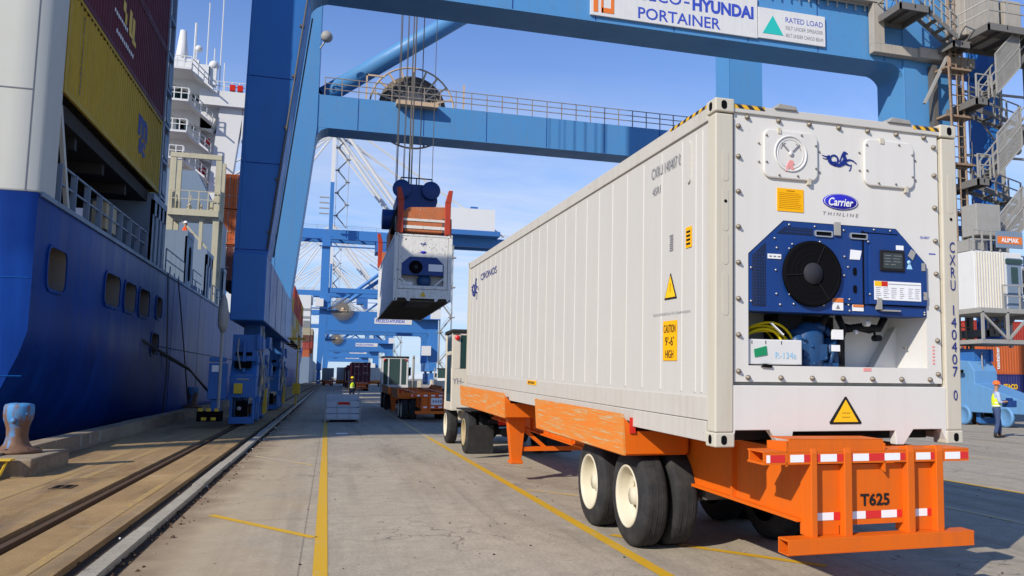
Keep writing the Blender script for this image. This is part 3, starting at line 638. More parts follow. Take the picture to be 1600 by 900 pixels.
# ------------------------------------------------------------------ ship
ship = thing('container_ship', 'large blue hulled container ship with pale grey stern house and white bridge, alongside the quay', 'ship', (-22.8, 22.15, -2.6), world=True)
CL = -22.8; HB = CL-XS  # negative
def hull():
    # sections: (y, [(half breadth, z)...] top to bottom)
    sec = [(22.15, [(16, 6.05), (16, 3.6), (16, 2.75), (15.85, 2.2), (15.5, 1.3), (15.0, .5), (14.0, -.4), (11, -1.4), (6, -2.0), (0, -2.2)]),
           (34, [(16, 6.05), (16, 3.6), (16, 2.75), (15.98, 2.2), (15.9, 1.3), (15.8, .5), (15.5, -.4), (14, -1.8), (9, -2.8), (0, -3.2)]),
           (50, [(16, 6.05), (16, 3.6), (16, 2.75), (16, 2.2), (16, 1.3), (16, .5), (16, -.4), (15.9, -2), (15, -3.6), (0, -4.5)]),
           (205, [(16, 7.5), (16, 5), (16, 3.5), (16, 2.2), (16, 1.3), (16, .5), (16, -.4), (15.9, -2), (15, -3.6), (0, -4.5)]),
           (235, [(15.6, 9.5), (15.2, 6), (14.8, 4.5), (14, 3), (13.2, 1.3), (12.6, .5), (11.8, -.4), (11, -2), (10, -3.6), (0, -4.5)]),
           (258, [(9.5, 11.5), (8, 8), (6.5, 5), (5.2, 3), (4.2, 1.3), (3.6, .5), (3, -.4), (2.6, -2), (2.2, -3.6), (0, -4.5)]),
           (268, [(2.5, 12.5), (1.5, 9), (.8, 6), (.5, 3), (.4, 1.3), (.35, .5), (.3, -.4), (.3, -2), (.3, -3.6), (0, -4.5)])]
    dense = []
    for (ya, a), (yb, b_) in zip(sec, sec[1:]):
        nn = 5 if yb < 60 else 2 if yb < 210 else 4
        for q in range(nn):
            f = q/nn; dense.append((ya+(yb-ya)*f, [(p_[0]+(r_[0]-p_[0])*f, p_[1]+(r_[1]-p_[1])*f) for p_, r_ in zip(a, b_)]))
    sec = dense+[sec[-1]]
    mb = MB(); n = len(sec[0][1]); rows = []
    for y, pr in sec:
        rows.append([(CL+h, y, z) for h, z in pr]+[(CL-h, y, z) for h, z in pr[-2::-1]])
    k = len(rows[0]); vs = [p for r in rows for p in r]; fs = []
    for i in range(len(rows)-1):
        for j in range(k-1): fs.append((i*k+j, i*k+j+1, (i+1)*k+j+1, (i+1)*k+j))
        fs.append((i*k+k-1, i*k, (i+1)*k, (i+1)*k+k-1))
    fs.append(tuple(range(k))); fs.append(tuple((len(rows)-1)*k+j for j in range(k-1, -1, -1)))
    mb.add(vs, fs); return mb
hb = build('hull', hull(), ['hull', 'shipgreyin'], ship)
openings = [(23.9, 4.4, 1.5, 1.05), (29.55, 4.45, 1.9, 1.0), (32.0, 4.45, 1.7, 1.0), (34.3, 4.45, 1.8, 1.0), (37.1, 4.5, 1.2, 0.85), (36.7, 3.0, 1.5, 0.85)]
m = MB(); m.c = 1
for yc, zc, w_, h_ in openings: m.prism(rrect(yc, zc, w_, h_, 0.28), 'x', XS-0.75, XS+0.3)
cut = build('cutter', m, ['hull', 'shipgreyin'], ship, whole=True)
bo = hb.modifiers.new('b', 'BOOLEAN'); bo.object = cut; bo.operation = 'DIFFERENCE'; bo.solver = 'EXACT'
dg = bpy.context.evaluated_depsgraph_get(); nm = bpy.data.meshes.new_from_object(hb.evaluated_get(dg)); hb.modifiers.clear(); hb.data = nm
for p_ in nm.polygons: p_.use_smooth = True
nm.set_sharp_from_angle(angle=R(32))
bpy.data.objects.remove(cut)
for yc, zc, w_, h_ in openings:
    m = MB(); A = rrect(yc, zc, w_+0.14, h_+0.14, 0.32); B_ = rrect(yc, zc, w_, h_, 0.27); n = len(A)
    for i in range(n):
        j = (i+1) % n; m.prism([A[i], A[j], B_[j], B_[i]], 'x', XS+0.001, XS+0.035)
    build('mooring_port_frame', m, 'hull', ship)
m = MB(); m.box(XS-0.4, XS+0.06, 22.3, 204, 5.98, 6.10); m.c = 1; m.box(-38.7, -7.3, 22.4, 204, 5.93, 6.0); build('deck', m, ['shipbluegrey', 'deck'], ship)
m = MB()
for zl in (4.0, 1.7): m.box(-38, XS-0.05, 22.135, 22.149, zl, zl+0.015)
build('weld_seam', m, plain('seam_blue', (.01, .10, .35), .4), ship)
m = MB(); m.box(XS-.01, XS+.006, 36.5, 204, 2.92, 2.96)
for y in (40.2, 48, 60, 75, 95, 120, 150): m.box(XS-.01, XS+.004, y, y+.03, -.3, 5.95)
build('plate_seam', m, plain('seam_dark', (.004, .012, .05), .7), ship)
# stern house
m = MB(); m.box(-38.0, XS, 22.18, 23.36, 6.06, 19.5); build('stern_house', m, 'shipgrey', ship, bevel=0.05)
m = MB(); m.box(-7.10, -7.08, 22.165, 22.181, 6.1, 19.4); m.box(-38, -7.1, 22.165, 22.181, 8.55, 8.575); m.box(-9.4, -9.38, 22.164, 22.182, 6.1, 19.4)
m.box(-38, -7.1, 22.165, 22.181, 12.6, 12.62); build('panel_seam', m, 'greyink', ship)
m = MB(); m.bar((XS-0.1, 23.5, 8.6), (XS-0.1, 24.75, 6.05), 0.16, 0.10, (1, 0, 0)); m.bar((XS-0.1, 23.42, 6.1), (XS-0.1, 23.42, 8.9), 0.12, 0.12); build('stern_strut', m, 'shipgrey', ship)
# platform above the mooring deck, dark under
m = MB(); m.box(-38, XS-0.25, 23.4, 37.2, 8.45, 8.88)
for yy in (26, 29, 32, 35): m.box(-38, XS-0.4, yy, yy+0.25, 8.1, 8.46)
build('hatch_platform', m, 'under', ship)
m = MB(); m.box(-30, -10.2, 24.2, 33.5, 6.0, 8.44); m.box(-9.4, -9.1, 30.5, 30.8, 6.0, 8.44); m.box(-8.2, -7.9, 35.2, 35.5, 6.0, 8.44); build('dark_backdrop', m, 'dark', ship)  # black backdrop box, its colour stands in for the shade below the platform
def railing(p, q, z0, hh, parent, mat, n, post=0.05, rails=(1.0, 0.55), name='railing', flat=False):
    mb = MB(); p = Vector(p); q = Vector(q)
    for i in range(n+1):
        a = p.lerp(q, i/n)
        if flat: mb.box(a.x-0.08, a.x+0.08, a.y-0.02, a.y+0.02, z0, z0+hh)
        else: mb.bar((a.x, a.y, z0+a.z), (a.x, a.y, z0+a.z+hh), post, post)
    for r in rails: mb.bar((p.x, p.y, z0+p.z+hh*r), (q.x, q.y, z0+q.z+hh*r), post*0.8, post*0.8)
    return build(name, mb, mat, parent)
railing((XS-0.08, 23.8, 0), (XS-0.08, 34.2, 0), 6.1, 1.05, ship, 'shipbluegrey', 8, 0.06, flat=True)
railing((XS-0.08, 38.4, 0), (XS-0.08, 42.8, 0), 6.1, 1.05, ship, 'shipbluegrey', 4, 0.05)
railing((XS-0.08, 45.6, 0), (XS-0.08, 48.4, 0), 6.1, 1.05, ship, 'shipbluegrey', 3, 0.05)
railing((XS-0.08, 53, 0), (XS-0.08, 57, 0), 6.1, 1.05, ship, 'shipbluegrey', 4, 0.05)
m = MB(); m.box(XS-0.5, XS-0.1, 28.6, 29.9, 6.3, 7.15); build('notice_board', m, 'cbei', ship)
def fin(y0, y1, z1, slots, oval=False):
    mb = MB(); mb.box(XS-2.2, XS-0.02, y0, y0+0.08, 6.05, z1); mb.box(XS-2.2, XS-0.02, y1-0.08, y1, 6.05, z1); mb.box(XS-2.2, XS, y0, y1, z1, z1+0.25)
    if slots:
        w_ = (y1-y0)/(2*slots+1)
        for i in range(slots+1): mb.box(XS-0.1, XS-0.02, y0+2*i*w_, y0+(2*i+1)*w_, 6.05, z1)
        mb.box(XS-0.1, XS-0.02, y0, y1, z1-0.55, z1+.002)
    o = build('bulwark_stanchion', mb, 'shipbluegrey', ship)
    if oval:
        mb = MB(); mb.prism(rrect((y0+y1)/2, 7.3, 0.55, 1.5, 0.26), 'x', XS-0.02, XS+0.012); build('slot', mb, 'dark', o)
fin(34.9, 37.6, 8.55, 3); fin(42.9, 44.9, 8.45, 0); fin(49.5, 52.2, 8.5, 2, False); fin(57.2, 58.6, 8.45, 0)
m = MB(); m.box(XS-.1, XS-.02, 42.9, 44.9, 6.05, 8.44); m.box(XS-.1, XS-.02, 57.2, 58.6, 6.05, 8.44); m.c = 1; m.prism(rrect(43.95, 7.2, 0.5, 1.7, 0.24), 'x', XS-.02, XS+.012)
build('bulwark_plate', m, ['shipbluegrey', 'dark'], ship)
# lashing bridge just forward of the stern stack
m = MB()
for yy in (36.1, 37.2): m.bar((XS-0.12, yy, 6.1), (XS-0.12, yy, 19), 0.16, 0.22)
for z in (8.9, 10.4, 11.9, 13.4, 14.9, 16.4): m.box(XS-2.2, XS-0.02, 36.1, 37.2, z, z+0.12)
for z in (9.6, 11.1, 12.6, 14.1): m.prism(rrect(36.65, z, 0.7, 1.0, 0.2), 'x', XS-0.04, XS-0.005)
build('lashing_bridge', m, 'shipbluegrey', ship)
# cream lashing frame with platform
m = MB()
for x in (-9.75, -7.15): m.bar((x, 55, 6), (x, 55, 15.5), 0.34, 0.34); m.bar((x, 57, 6), (x, 57, 15.5), 0.3, 0.3)
m.box(-9.9, -7.0, 54.6, 57.3, 11.55, 11.95); m.box(-9.9, -7.0, 54.8, 55, 15.2, 15.5); m.bar((-9.3, 55, 11.5), (-7.6, 55, 9.6), 0.12, 0.12); m.bar((-8.0, 55, 8), (-8.0, 55, 11.5), 0.2, 0.2)
build('lashing_frame', m, 'shipcream', ship)
railing((-9.8, 54.7, 0), (-7.1, 54.7, 0), 11.95, 1.15, ship, 'shipcream', 5, 0.06)
m = MB()
for i in range(4):
    x = -9.4+i*0.62; m.tube((x, 55.3, 12.0), (x+random.uniform(-.2, .2), 55.3, 12.8+random.uniform(0, .5)), 0.04, 5); 
    m.box(x-0.12, x+0.12, 55.1, 55.5, 12.0, 12.25+random.uniform(0, .3))
build('lashing_gear', m, 'shipcream', ship)
m = MB(); m.prism([(-12.5, 6), (-7.4, 6), (-7.4, 12.1), (-9.2, 15.6), (-12.5, 15.6)], 'y', 60, 62.5); build('vent_casing', m, 'shipbluegrey', ship)
m = MB(); m.tube((-9.8, 57, 8.2), (-7.2, 57, 8.2), 0.3, 10); m.tube((-8.6, 48.5, 6), (-8.6, 48.5, 7.5), 0.35, 10); m.box(-8.9, -8.2, 51, 51.5, 6, 7.6); m.box(-9, -7.6, 40, 42, 6, 6.9); m.tube((-8.2, 39, 6), (-8.2, 39, 7.1), .4, 10)
build('mooring_winch', m, ['shipcream'], ship)
m = MB(); m.box(-9.8, XS-0.1, 43.0, 44.6, 8.42, 8.68); m.bar((-8.6, 43.4, 6), (-8.6, 43.4, 8.4), 0.2, 0.2); build('lookout_platform', m, 'under', ship)
# bridge house
Yb = 88
m = MB(); m.box(-30, -13.3, Yb, Yb+4.5, 6, 31.2); m.box(-28, -13.0, Yb+.4, Yb+4.2, 31.2, 33.2); m.box(-13.3, -11.0, Yb+0.6, Yb+3.5, 6, 26.2); build('bridge_house', m, 'shipwhite', ship)
m = MB()
for z, xr in ((31.2, -13.9), (28.05, -14.0), (25.0, -14.0), (22.4, -14.2), (19.6, -14.2)):
    m.box(-30, xr, Yb-4.0, Yb, z-0.2, z); m.prism([(xr, z-.2), (xr, z), (xr+1.9, z-1.5), (xr+1.9, z-1.7)], 'y', Yb-3.2, Yb)
    m.prism([(xr-3.5, z-.2), (xr, z-.2), (xr+1.8, z-1.6), (xr+1.8, z-2.2)], 'y', Yb-1.0, Yb+.3)
build('bridge_balcony', m, 'shipwhite', ship)
for z, xr in ((31.2, -13.9), (28.05, -14.0), (25.0, -14.0), (22.4, -14.2)):
    railing((-19, Yb-3.9, 0), (xr, Yb-3.9, 0), z, 1.1, ship, 'shipwhite', 8, 0.09)
    railing((xr, Yb-3.4, 0), (xr+1.9, Yb-1.5, -1.5), z, 1.1, ship, 'shipwhite', 4, 0.09)
m = MB()
m.box(-13.3, -6.9, Yb-2.2, Yb+2, 28.3, 28.9); m.box(-13.3, -6.9, Yb-2.2, Yb-2.0, 28.9, 29.8); m.prism([(-13.3, 26.2), (-12.3, 26.2), (-11.4, 28.4), (-13.3, 28.4)], 'y', Yb-1, Yb+1)
m.prism([(-11.5, 28.4), (-9.3, 28.4), (-10.1, 20.6), (-11.1, 14), (-12.3, 14), (-12.1, 20.6)], 'y', Yb-1.6, Yb-0.4)
m.prism([(-9.4, 28.4), (-6.9, 28.4), (-6.9, 25.6), (-7.8, 27.0), (-8.7, 26.8), (-9.4, 25)], 'y', Yb-1.6, Yb-0.4)
build('bridge_wing', m, 'shipwhite', ship)
railing((-12.5, Yb-2, 0), (-7, Yb-2, 0), 29.8, 1.0, ship, 'shipwhite', 8, 0.08)
m = MB()
for (x, z) in ((-13.0, 25.2), (-13.3, 22.2), (-12.9, 27.3), (-10.6, 30.2), (-9.9, 30.2)): m.box(x, x+0.5, Yb-2.3 if z > 29 else Yb+0.2, Yb-1.9 if z > 29 else Yb+0.55, z-.3, z+0.3)
build('life_ring_locker', m, 'red', ship)
m = MB()
for i in range(7): m.box(-29+i*2.1, -27.8+i*2.1, Yb-0.03, Yb+.02, 29.2, 30.2)
for i in range(5): m.box(-19+i*1.2, -18.5+i*1.2, Yb-0.03, Yb+.02, 26.2, 27)
for i in range(2): m.box(-15.5+i*1.2, -14.6+i*1.2, Yb-0.05, Yb+.01, 29.2, 30.6)
for z in (22.6, 25.2, 28.3): m.box(-15.6, -14.6, Yb-.03, Yb+.02, z, z+2)
m.box(-13.0, -11.3, Yb+.5, Yb+.56, 24.6, 26.0) if 0 else m.box(-13.2, -11.6, Yb+.9, Yb+3.2, 26.25, 28.2)  # dark box painting in the shaded gap below the bridge wing, no pane
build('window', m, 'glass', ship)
m = MB(); m.tube((-16, Yb+3, 33), (-16, Yb+3, 37.5), 0.8, 8, 0.3); m.tube((-14.8, Yb+3, 33), (-14.8, Yb+3, 38.5), 0.12, 5); m.box(-17, -14.2, Yb+2, Yb+4, 33.2, 34.2)
for x, h_ in ((-14.3, 34.8), (-13.3, 40), (-12.6, 35.2), (-12.0, 41.5), (-11.6, 33.8), (-16.8, 39)): m.tube((x, Yb+1, 30), (x, Yb+1, h_), 0.06, 5)
m.sphere((-14.1, Yb+1, 35), 0.35); m.sphere((-12.6, Yb+1, 33.4), 0.5); m.box(-12.9, -12.3, Yb+.7, Yb+1.3, 31.2, 33.2)
build('mast', m, 'shipwhite', ship)
m = MB(); m.box(-28, -9, Yb, Yb+13, 33.2, 33.3); 
# mooring lines and tyre chain
m = MB(); m.path([(-7.0, 33.2, 3.3), (-6.0, 40, 2.1), (-5.8, 46, 0.9)], 0.05, 6); m.path([(-7.0, 36.7, 2.9), (-6.2, 42, 2.0), (-5.9, 46, .95)], 0.05, 6); tag(build('mooring_line', m, 'rope'), 'pair of dark mooring lines running from the hull ports down to the quay', 'mooring line')
m = MB(); m.path([(-6.6, 37.5, 6.0), (-6.5, 37.9, 2.0), (-6.6, 38.1, -1)], 0.03, 5); m.path([(-6.6, 39.9, 6.0), (-6.45, 41.5, 3.0), (-6.3, 42.5, 0.5)], 0.03, 5)
build('heaving_line', m, 'rope', ship)
# second ship farther along the berth
s2 = thing('container_ship', 'distant pale container ship berthed ahead of the blue one', 'ship', (-24, 310, -2.6), world=True)
m = MB(); m.prism([(-7.2, 310), (-7.2, 560), (-24, 600), (-40, 560), (-40, 310)], 'z', -2.6, 9); build('hull', m, 'shipbluegrey', s2)
m = MB(); m.box(-38, -8, 330, 345, 9, 33); m.box(-38, -7.4, 332, 340, 30, 33); build('bridge_house', m, 'shipwhite', s2)
m = MB()
for z in range(12, 30, 3): m.box(-36, -7.95, 329.9, 345.1, z, z+0.9)
build('window', m, 'cgry', s2)
for b in range(3):
    for k in range(5):
        cn, cm = cols[(b*3+k*5+3) % 8]
        if cm in proto: dup(proto[cm], (-9.9, 350+b*13.3 if b else 312, 9+k*2.62), label=f'distant {cn} container, {["lowest","second","middle","fourth","highest"][k]} in the {ordn[b]} stack of the far ship', group='containers on the far ship')

# ------------------------------------------------------------------ gantry cranes
def crane(name, label, loc, zb, zt, det, zb2=None, zt2=None, mat='blue', boom_z=43.0, reel_front=False, sea=-58, land=52, boom_y=None, mast=True):
    t = thing(name, label, 'crane', loc, group='ship to shore gantry cranes along the quay')
    zb2 = zb if zb2 is None else zb2; zt2 = zt if zt2 is None else zt2
    G = 30.0; D = 20.0; bz = boom_z
    for (xa, xb, xc, xd) in ((-0.55, 0.6, -0.4, 1.65), (28.6, 31.3, 28.6, 31.2)):
        for y0 in (0, D-2.0):
            m = MB(); zs = 6.2
            m.hexa([(xa, y0, zs), (xb, y0, zs), (xb, y0+2, zs), (xa, y0+2, zs), (xc, y0, 16.4), (xd, y0, 16.4), (xd, y0+2, 16.4), (xc, y0+2, 16.4)])
            m.box(xc, xd, y0, y0+2, 16.4, bz)
            if det:
                m.box(xc+.001, xc+0.05, y0-0.02, y0, 6.3, bz-1); 
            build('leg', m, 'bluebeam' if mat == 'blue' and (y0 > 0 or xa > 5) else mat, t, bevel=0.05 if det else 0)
        xm0, xm1 = (-0.55, 0.6) if xa < 5 else (28.9, 31.0)
        m = MB(); m.prism([(-0.3, 3.75), (D+0.3, 3.75), (D+0.3, 6.2), (-0.3, 6.2)], 'x', xm0, xm1)
        build('sill_beam', m, mat, t, bevel=0.04 if det else 0)
    for y0, b_, t_ in ((0, zb, zt), (D-2, zb2, zt2)):
        m = MB(); m.box(1.60, 28.62, y0+0.05, y0+1.95, b_, t_)
        for sx, x in ((1, 1.6), (-1, 28.62)):
            P = [(x, b_+.02), (x+sx*.9, b_+.02)]
            for k in range(7):
                a = PI/2*k/6; P.append((x+sx*(.9-.9*math.sin(a)), b_+.02-.75+.75*math.cos(a)))
            m.prism(P, 'y', y0+0.06, y0+1.94)
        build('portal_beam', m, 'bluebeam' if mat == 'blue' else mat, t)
    yb = [D/2-3.6, D/2+2.6]
    m = MB()
    for y0 in yb: m.box(sea if mast or y0 < D/2 else sea+9.7, land, y0, y0+1.0, bz, bz+2.7)
    if not mast: m.prism([(sea, yb[0]+.01), (land, yb[0]+.01), (land, yb[1]+.9), (sea+9.7, yb[1]+.9)], 'z', bz+.02, bz+.2)
    for i in range(int((land-sea)/6)) if mast else (): m.box(sea+i*6, sea+i*6+0.4, yb[0], yb[1]+1, bz+2.2, bz+2.6)
    build('boom_girder', m, mat, t)
    m = MB(); m.box(0, 1.4, 0.2, D-0.2, bz-1.6, bz); m.box(29, 30.6, 0.2, D-0.2, bz-1.6, bz)
    m.tube((1.9, D-1, zt2+0.2), (17, D-1, zt2+11.6), 0.55, 14); m.tube((27.6, D-1, zt2+.2), (15.4, D-1, zt2+11), 0.45, 12) if not det else None
    if not det: m.tube((2, 1, zt+0.2), (26, 1, bz-1), 0.45, 8); m.box(1, 29, 0.3, 1.6, 24.5, 25.8)
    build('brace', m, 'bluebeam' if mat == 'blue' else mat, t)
    m = MB()
    for y in (2, D-2) if mast else ():
        m.box(1.1, 2.1, y-.5, y+.5, bz, 55); m.c = 1; m.box(1.1, 2.1, y-.5, y+.5, 55, 74); m.c = 0
    m.c = 1; m.box(0.9, 2.3, 2, D-2, 72.8, 74.2)
    if mast: build('mast', m, [mat, 'shipwhite'], t)
    m = MB()
    for y in (2, D-2):
        m.tube((1.6, y, 73.5), (24, y, bz+2.7), 0.6, 6); m.tube((1.6, y, 73.5), (land-2, y+(2 if y < 5 else -2), bz+3.0), 0.32, 5)
        m.tube((1.6, y, 73.5), (sea+6, y+(4 if y < 5 else -4), bz+3.0), 0.3, 5)
        for q in (.3, .5, .72): m.tube((1.6, y, 73.5), (sea*q, y+(4 if y < 5 else -4), bz+3.0), 0.3, 5)
        for q in (.45, .8): m.tube((1.6, y, 70), (land*q, y+(2 if y < 5 else -2), bz+3.0), 0.3, 5)
    if mast: build('stay', m, 'shipwhite', t)
    m = MB(); m.box(33, 47, 2.5, D-2.5, bz+4.1, bz+10.5); build('machinery_house', m, 'shipwhite', t)
    m = MB(); m.box(31.5, 48.5, 1.8, D-1.8, bz+2.7, bz+4.1); m.box(40, 42, 3, 5, bz+10.5, bz+11.2); build('house_platform', m, 'blue2', t)
    m = MB()
    for i in range(8):
        z = bz+3+i*3.2; s = 1 if i % 2 else -1
        m.bar((4.2-1.4*s, 4, z), (4.2+1.4*s, 4, z+3.2), 0.9, 0.22, (0, 0, 1)); m.box(4.2+1.4*s-.6, 4.2+1.4*s+.6, 3.4, 4.6, z+3.1, z+3.25)
    for x in (2.6, 5.8): m.bar((x, 4, bz+3), (x, 4, bz+29), .14, .14)
    for i in range(4): m.box(-1.6, 1.0, 1.6, 2.0, bz+6+i*1.5, bz+6.3+i*1.5)
    if mast: build('mast_stair', m, 'galv', t)
    m = MB()
    for y0 in (yb[0]-.1, yb[1]+1.1):
        m.bar((sea, y0, bz+3.8), (land, y0, bz+3.8), .07, .07); m.bar((sea, y0, bz+3.3), (land, y0, bz+3.3), .05, .05)
        for i in range(int((land-sea)/4)): m.bar((sea+4*i, y0, bz+2.7), (sea+4*i, y0, bz+3.8), .07, .07)
    for y0, zz_ in ((0.1, zt), (D-1.9, zt2)):
        n = 27 if det else 14
        for r in (1.1, 0.75, 0.4): m.bar((2.0, y0, zz_+r), (28.4, y0, zz_+r), .045, .045)
        for i in range(n+1): m.bar((2.0+26.4*i/n, y0, zz_), (2.0+26.4*i/n, y0, zz_+1.1), .055, .055)
    build('handrail', m, 'galvrust', t)
    # cable reel
    yr = -0.6 if reel_front else D+0.55
    xr, zr, rr_ = (5.6, zt+0.4, 3.1) if reel_front else (7.35, zt2+0.5, 2.65)
    rl = MB(); rl.lathe([(0.6, -.15), (rr_*0.80, -.13), (rr_*0.80, .13), (0.6, .15)] if not reel_front else [(1.2, -.1), (1.7, -.1), (1.7, .1), (1.2, .1)], (xr, yr, zr), 'y', 40, cap=False); reel = build('cable_reel', rl, 'reelbrown', t)
    m = MB(); m.ring((xr, yr-.18, zr), 'y', rr_ if not reel_front else 1.5, 0.06, 40, 5); nsp = 44 if reel_front else 20
    for k in range(nsp):
        a = 2*PI*k/nsp; m.bar((xr+0.5*math.cos(a), yr-.2, zr+0.5*math.sin(a)), (xr+rr_*math.cos(a), yr-.18, zr+rr_*math.sin(a)), .12 if not reel_front else .17, .06, (0, 1, 0))
    for q in (0.35, 0.5, 0.65): m.ring((xr, yr-.16, zr), 'y', rr_*q, 0.02, 30, 4) 
    build('reel_spoke', m, 'reeltan' if not reel_front else 'farspoke', reel, whole=True)
    m = MB(); m.lathe([(0.01, -.4), (0.45, -.38), (0.5, -.25), (1.05, -.25), (1.05, 0)] if det else [(.01, -.4), (.45, -.38), (.5, 0)], (xr, yr, zr), 'y', 20); m.box(xr-1.1, xr+1.1, yr-.5, yr+.4, zr-.55, zr-.35)
    if det: m.box(xr-1.2, xr+1.3, D-2.6, D-1.9, zt2-.28, zt2-.02); m.box(xr-3.0, xr-2.9, D-1.9, D-1.8, zt2, zt2+1.6); m.box(xr+2.9, xr+3.0, D-1.9, D-1.8, zt2, zt2+1.6); m.box(xr-3, xr-1.9, D-1.9, D-1.8, zt2+1.5, zt2+1.6)
    build('reel_hub', m, 'reeltan', reel)
    if not det:
        m = MB(); lx = 31.6
        for i in range(9):
            z = 2+i*4.2; s = 1 if i % 2 else -1
            m.bar((lx+1.6-1.6*s, -.5, z), (lx+1.6+1.6*s, -.5, z+4.2), .7, .35); m.box(lx+1.6+1.6*s-.8, lx+1.6+1.6*s+.8, -1.2, .8, z+4.0, z+4.25)
            m.bar((lx+1.6-1.6*s, -1.0, z+1.1), (lx+1.6+1.6*s, -1.0, z+5.3), .09, .09)
        for q in (0, 3.2): m.bar((lx+q, -.9, 0.5), (lx+q, -.9, 39), .16, .16); m.bar((lx+q, .8, 0.5), (lx+q, .8, 39), .16, .16)
        build('stair_tower', m, 'galv', t, whole=True)
        m = MB(); m.box(29, 31.6, -2.2, -.2, 18, 20.6); m.box(26.8, 29.2, -1.8, -.2, 8, 10.6); m.box(-1.4, .6, -1.6, -.2, 20.5, 22.6); build('service_cabin', m, 'shipwhite', t)
        m = MB(); m.box(1.5, 4.5, -1.5, 0, 19.65, 19.8); m.box(24, 31.5, -2.4, -.1, 17.8, 18.0); m.box(-2.5, 1.5, -1.4, 0, 20.0, 20.2); m.box(-1, 30, -.6, -.05, bz-3.2, bz-2.9)
        for i in range(12): m.bar((sea+5+i*5, D/2, bz), (sea+7.5+i*5, D/2, bz-2.2), .06, .06); m.bar((sea+7.5+i*5, D/2, bz-2.2), (sea+10+i*5, D/2, bz), .06, .06)
        m.box(14, 19, 6, 14, bz-3, bz-.3); m.box(17, 19, 5, 7, bz-5.6, bz-3)
        build('service_walkway', m, 'blue2', t)
    # bogies
    def bogie(x, ya, yb_, parent):
        mb = MB(); ym = (ya+yb_)/2; L = yb_-ya
        mb.prism([(ya+.5, 1.75), (ya+.2, 2.3), (ya+.2, 3.25), (yb_-.2, 3.25), (yb_-.2, 2.3), (yb_-.5, 1.75)], 'x', x-.42, x+.42)
        for k in range(3):
            a = ya+L*k/3; b2 = a+L/3-.12
            mb.prism([(a+.35, 2.2), (a, 1.7), (a, 1.0), (b2, 1.0), (b2, 1.7), (b2-.35, 2.2)], 'x', x-.44, x+.44)
            for xx in (x-.40, x+.34):
                mb.box(xx, xx+.07, a, a+.22, .12, 1.0); mb.box(xx, xx+.07, b2-.22, b2, .12, 1.0); mb.box(xx, xx+.07, (a+b2)/2-.12, (a+b2)/2+.12, .2, 1.0)
            mb.box(x-.42, x+.42, a-.02, a+.06, .08, .32)
        mb.box(x-.3, x+.3, ym-.7, ym+.7, 3.25, 3.8)
        b = build('bogie', mb, 'blue2', parent, bevel=0.015 if det else 0)
        mb = MB()
        for k in range(3):
            a = ya+L*k/3; s_ = (L/3-.12)
            for q in (.27, .73): mb.lathe([(.01, -.08), (.34, -.08), (.34, .08), (.01, .08)], (x, a+s_*q, .34), 'x', 16)
        build('wheel', mb, 'rail', b)
        if det:
            mb = MB(); mb.box(x-.28, x-.0, ya-.12, ya+.02, 1.15, 1.5); mb.tube((x+.46, ya+1.3, 1.6), (x+.56, ya+1.3, 1.6), .16, 10); mb.box(x+.46, x+.6, ya+3.2, ya+3.4, .3, 1.3); build('drive_motor', mb, 'yellow', b)
            mb = MB(); mb.tube((x+.5, ya+.9, 1.0), (x+.5, ya+1.6, 3.4), .05, 6); mb.tube((x-.25, ya+.1, 1.75), (x+.3, ya+.1, 1.75), .06, 6); mb.path([(x+.46, ya+.3, 2.9), (x+.6, ya+.5, 2.1), (x+.5, ya+.7, 1.4)], .04, 5)
            for q in range(4): mb.bar((x+.48, ya+2+q*1.3, 1.0), (x+.48, ya+2.4+q*1.3, 2.2), .05, .09)
            m = mb; mb.bar((x+.5, ya+1.2, 3.6), (x+.52, ya+2.6, 1.1), .07, .12); mb.path([(x-.2, ya-.03, 3.1), (x-.22, ya-.05, 2.6), (x-.1, ya-.05, 2.0)], .03, 5)
            build('hydraulic_pipe', mb, 'galv', b)
            rs = random.Random(3); mb = MB()
            for q in range(26):
                yy, z, s1, s2, s3_ = rs.uniform(ya+.1, yb_-.3), rs.uniform(.9, 3.3), rs.uniform(.03, .14), rs.uniform(.06, .3), rs.uniform(.06, .3); mb.box(x+.40, x+.44+s1, yy-s2, yy+s2, z-s3_, z+s3_)
            mb.box(x-.46, x+.46, ya+.02, ya+.08, 1.70, 1.78); mb.box(x-.38, x+.38, ya+.06, ya+.20, 2.30, 2.36); mb.box(x-.05, x+.05, ya+.04, ya+.2, 1.9, 3.0); mb.box(x-.46, x-.38, ya-.1, ya+.3, .9, 1.2)
            build('machinery_housing', mb, 'blue2', b, bevel=.01)
            mb = MB()
            for q in range(12):
                yy, z = rs.uniform(ya+.3, yb_-.4), rs.uniform(1.0, 3.1); mb.path([(x+.46, yy, z), (x+.56, yy+.15, z-.25), (x+.52, yy+.3, z-.7), (x+.46, yy+.35, z-.8)], .022, 5)
            mb.box(x-.2, x+.2, ya-.02, ya+.0, 1.62, 1.68); mb.lathe([(.001, -.02), (.07, -.02), (.09, .02)], (x-.08, ya-.02, .62), 'y', 10)
            build('hose', mb, 'galv', b)
            mb = MB(); mb.box(x-.3, x+.25, ya-.0, ya+.19, 2.05, 2.28) ; mb.box(x-.3, x+.25, ya+.12, ya+.21, 2.5, 2.62); mb.box(x-.2, x+.2, ya-.03, ya-.01, .35, .9); build('recess', mb, 'dark', b)
    for x, y0s in ((0.0, ((-0.3, 6.4), (D-6.4, D+.3))), (29.9, ((-3.0, 4.4), (D-4, D+6.0)))):
        if not det and x > 5: y0s = ((-.3, 6.4), (D-6.4, D+.3))
        for a, b_ in y0s: bogie(x, a, b_, t)
    return t
c1 = crane('gantry_crane', 'big blue gantry crane whose signed portal beam crosses above the white container', (-2.95, 32, 0), 16.9, 19.7, True, 16.5, 18.5)
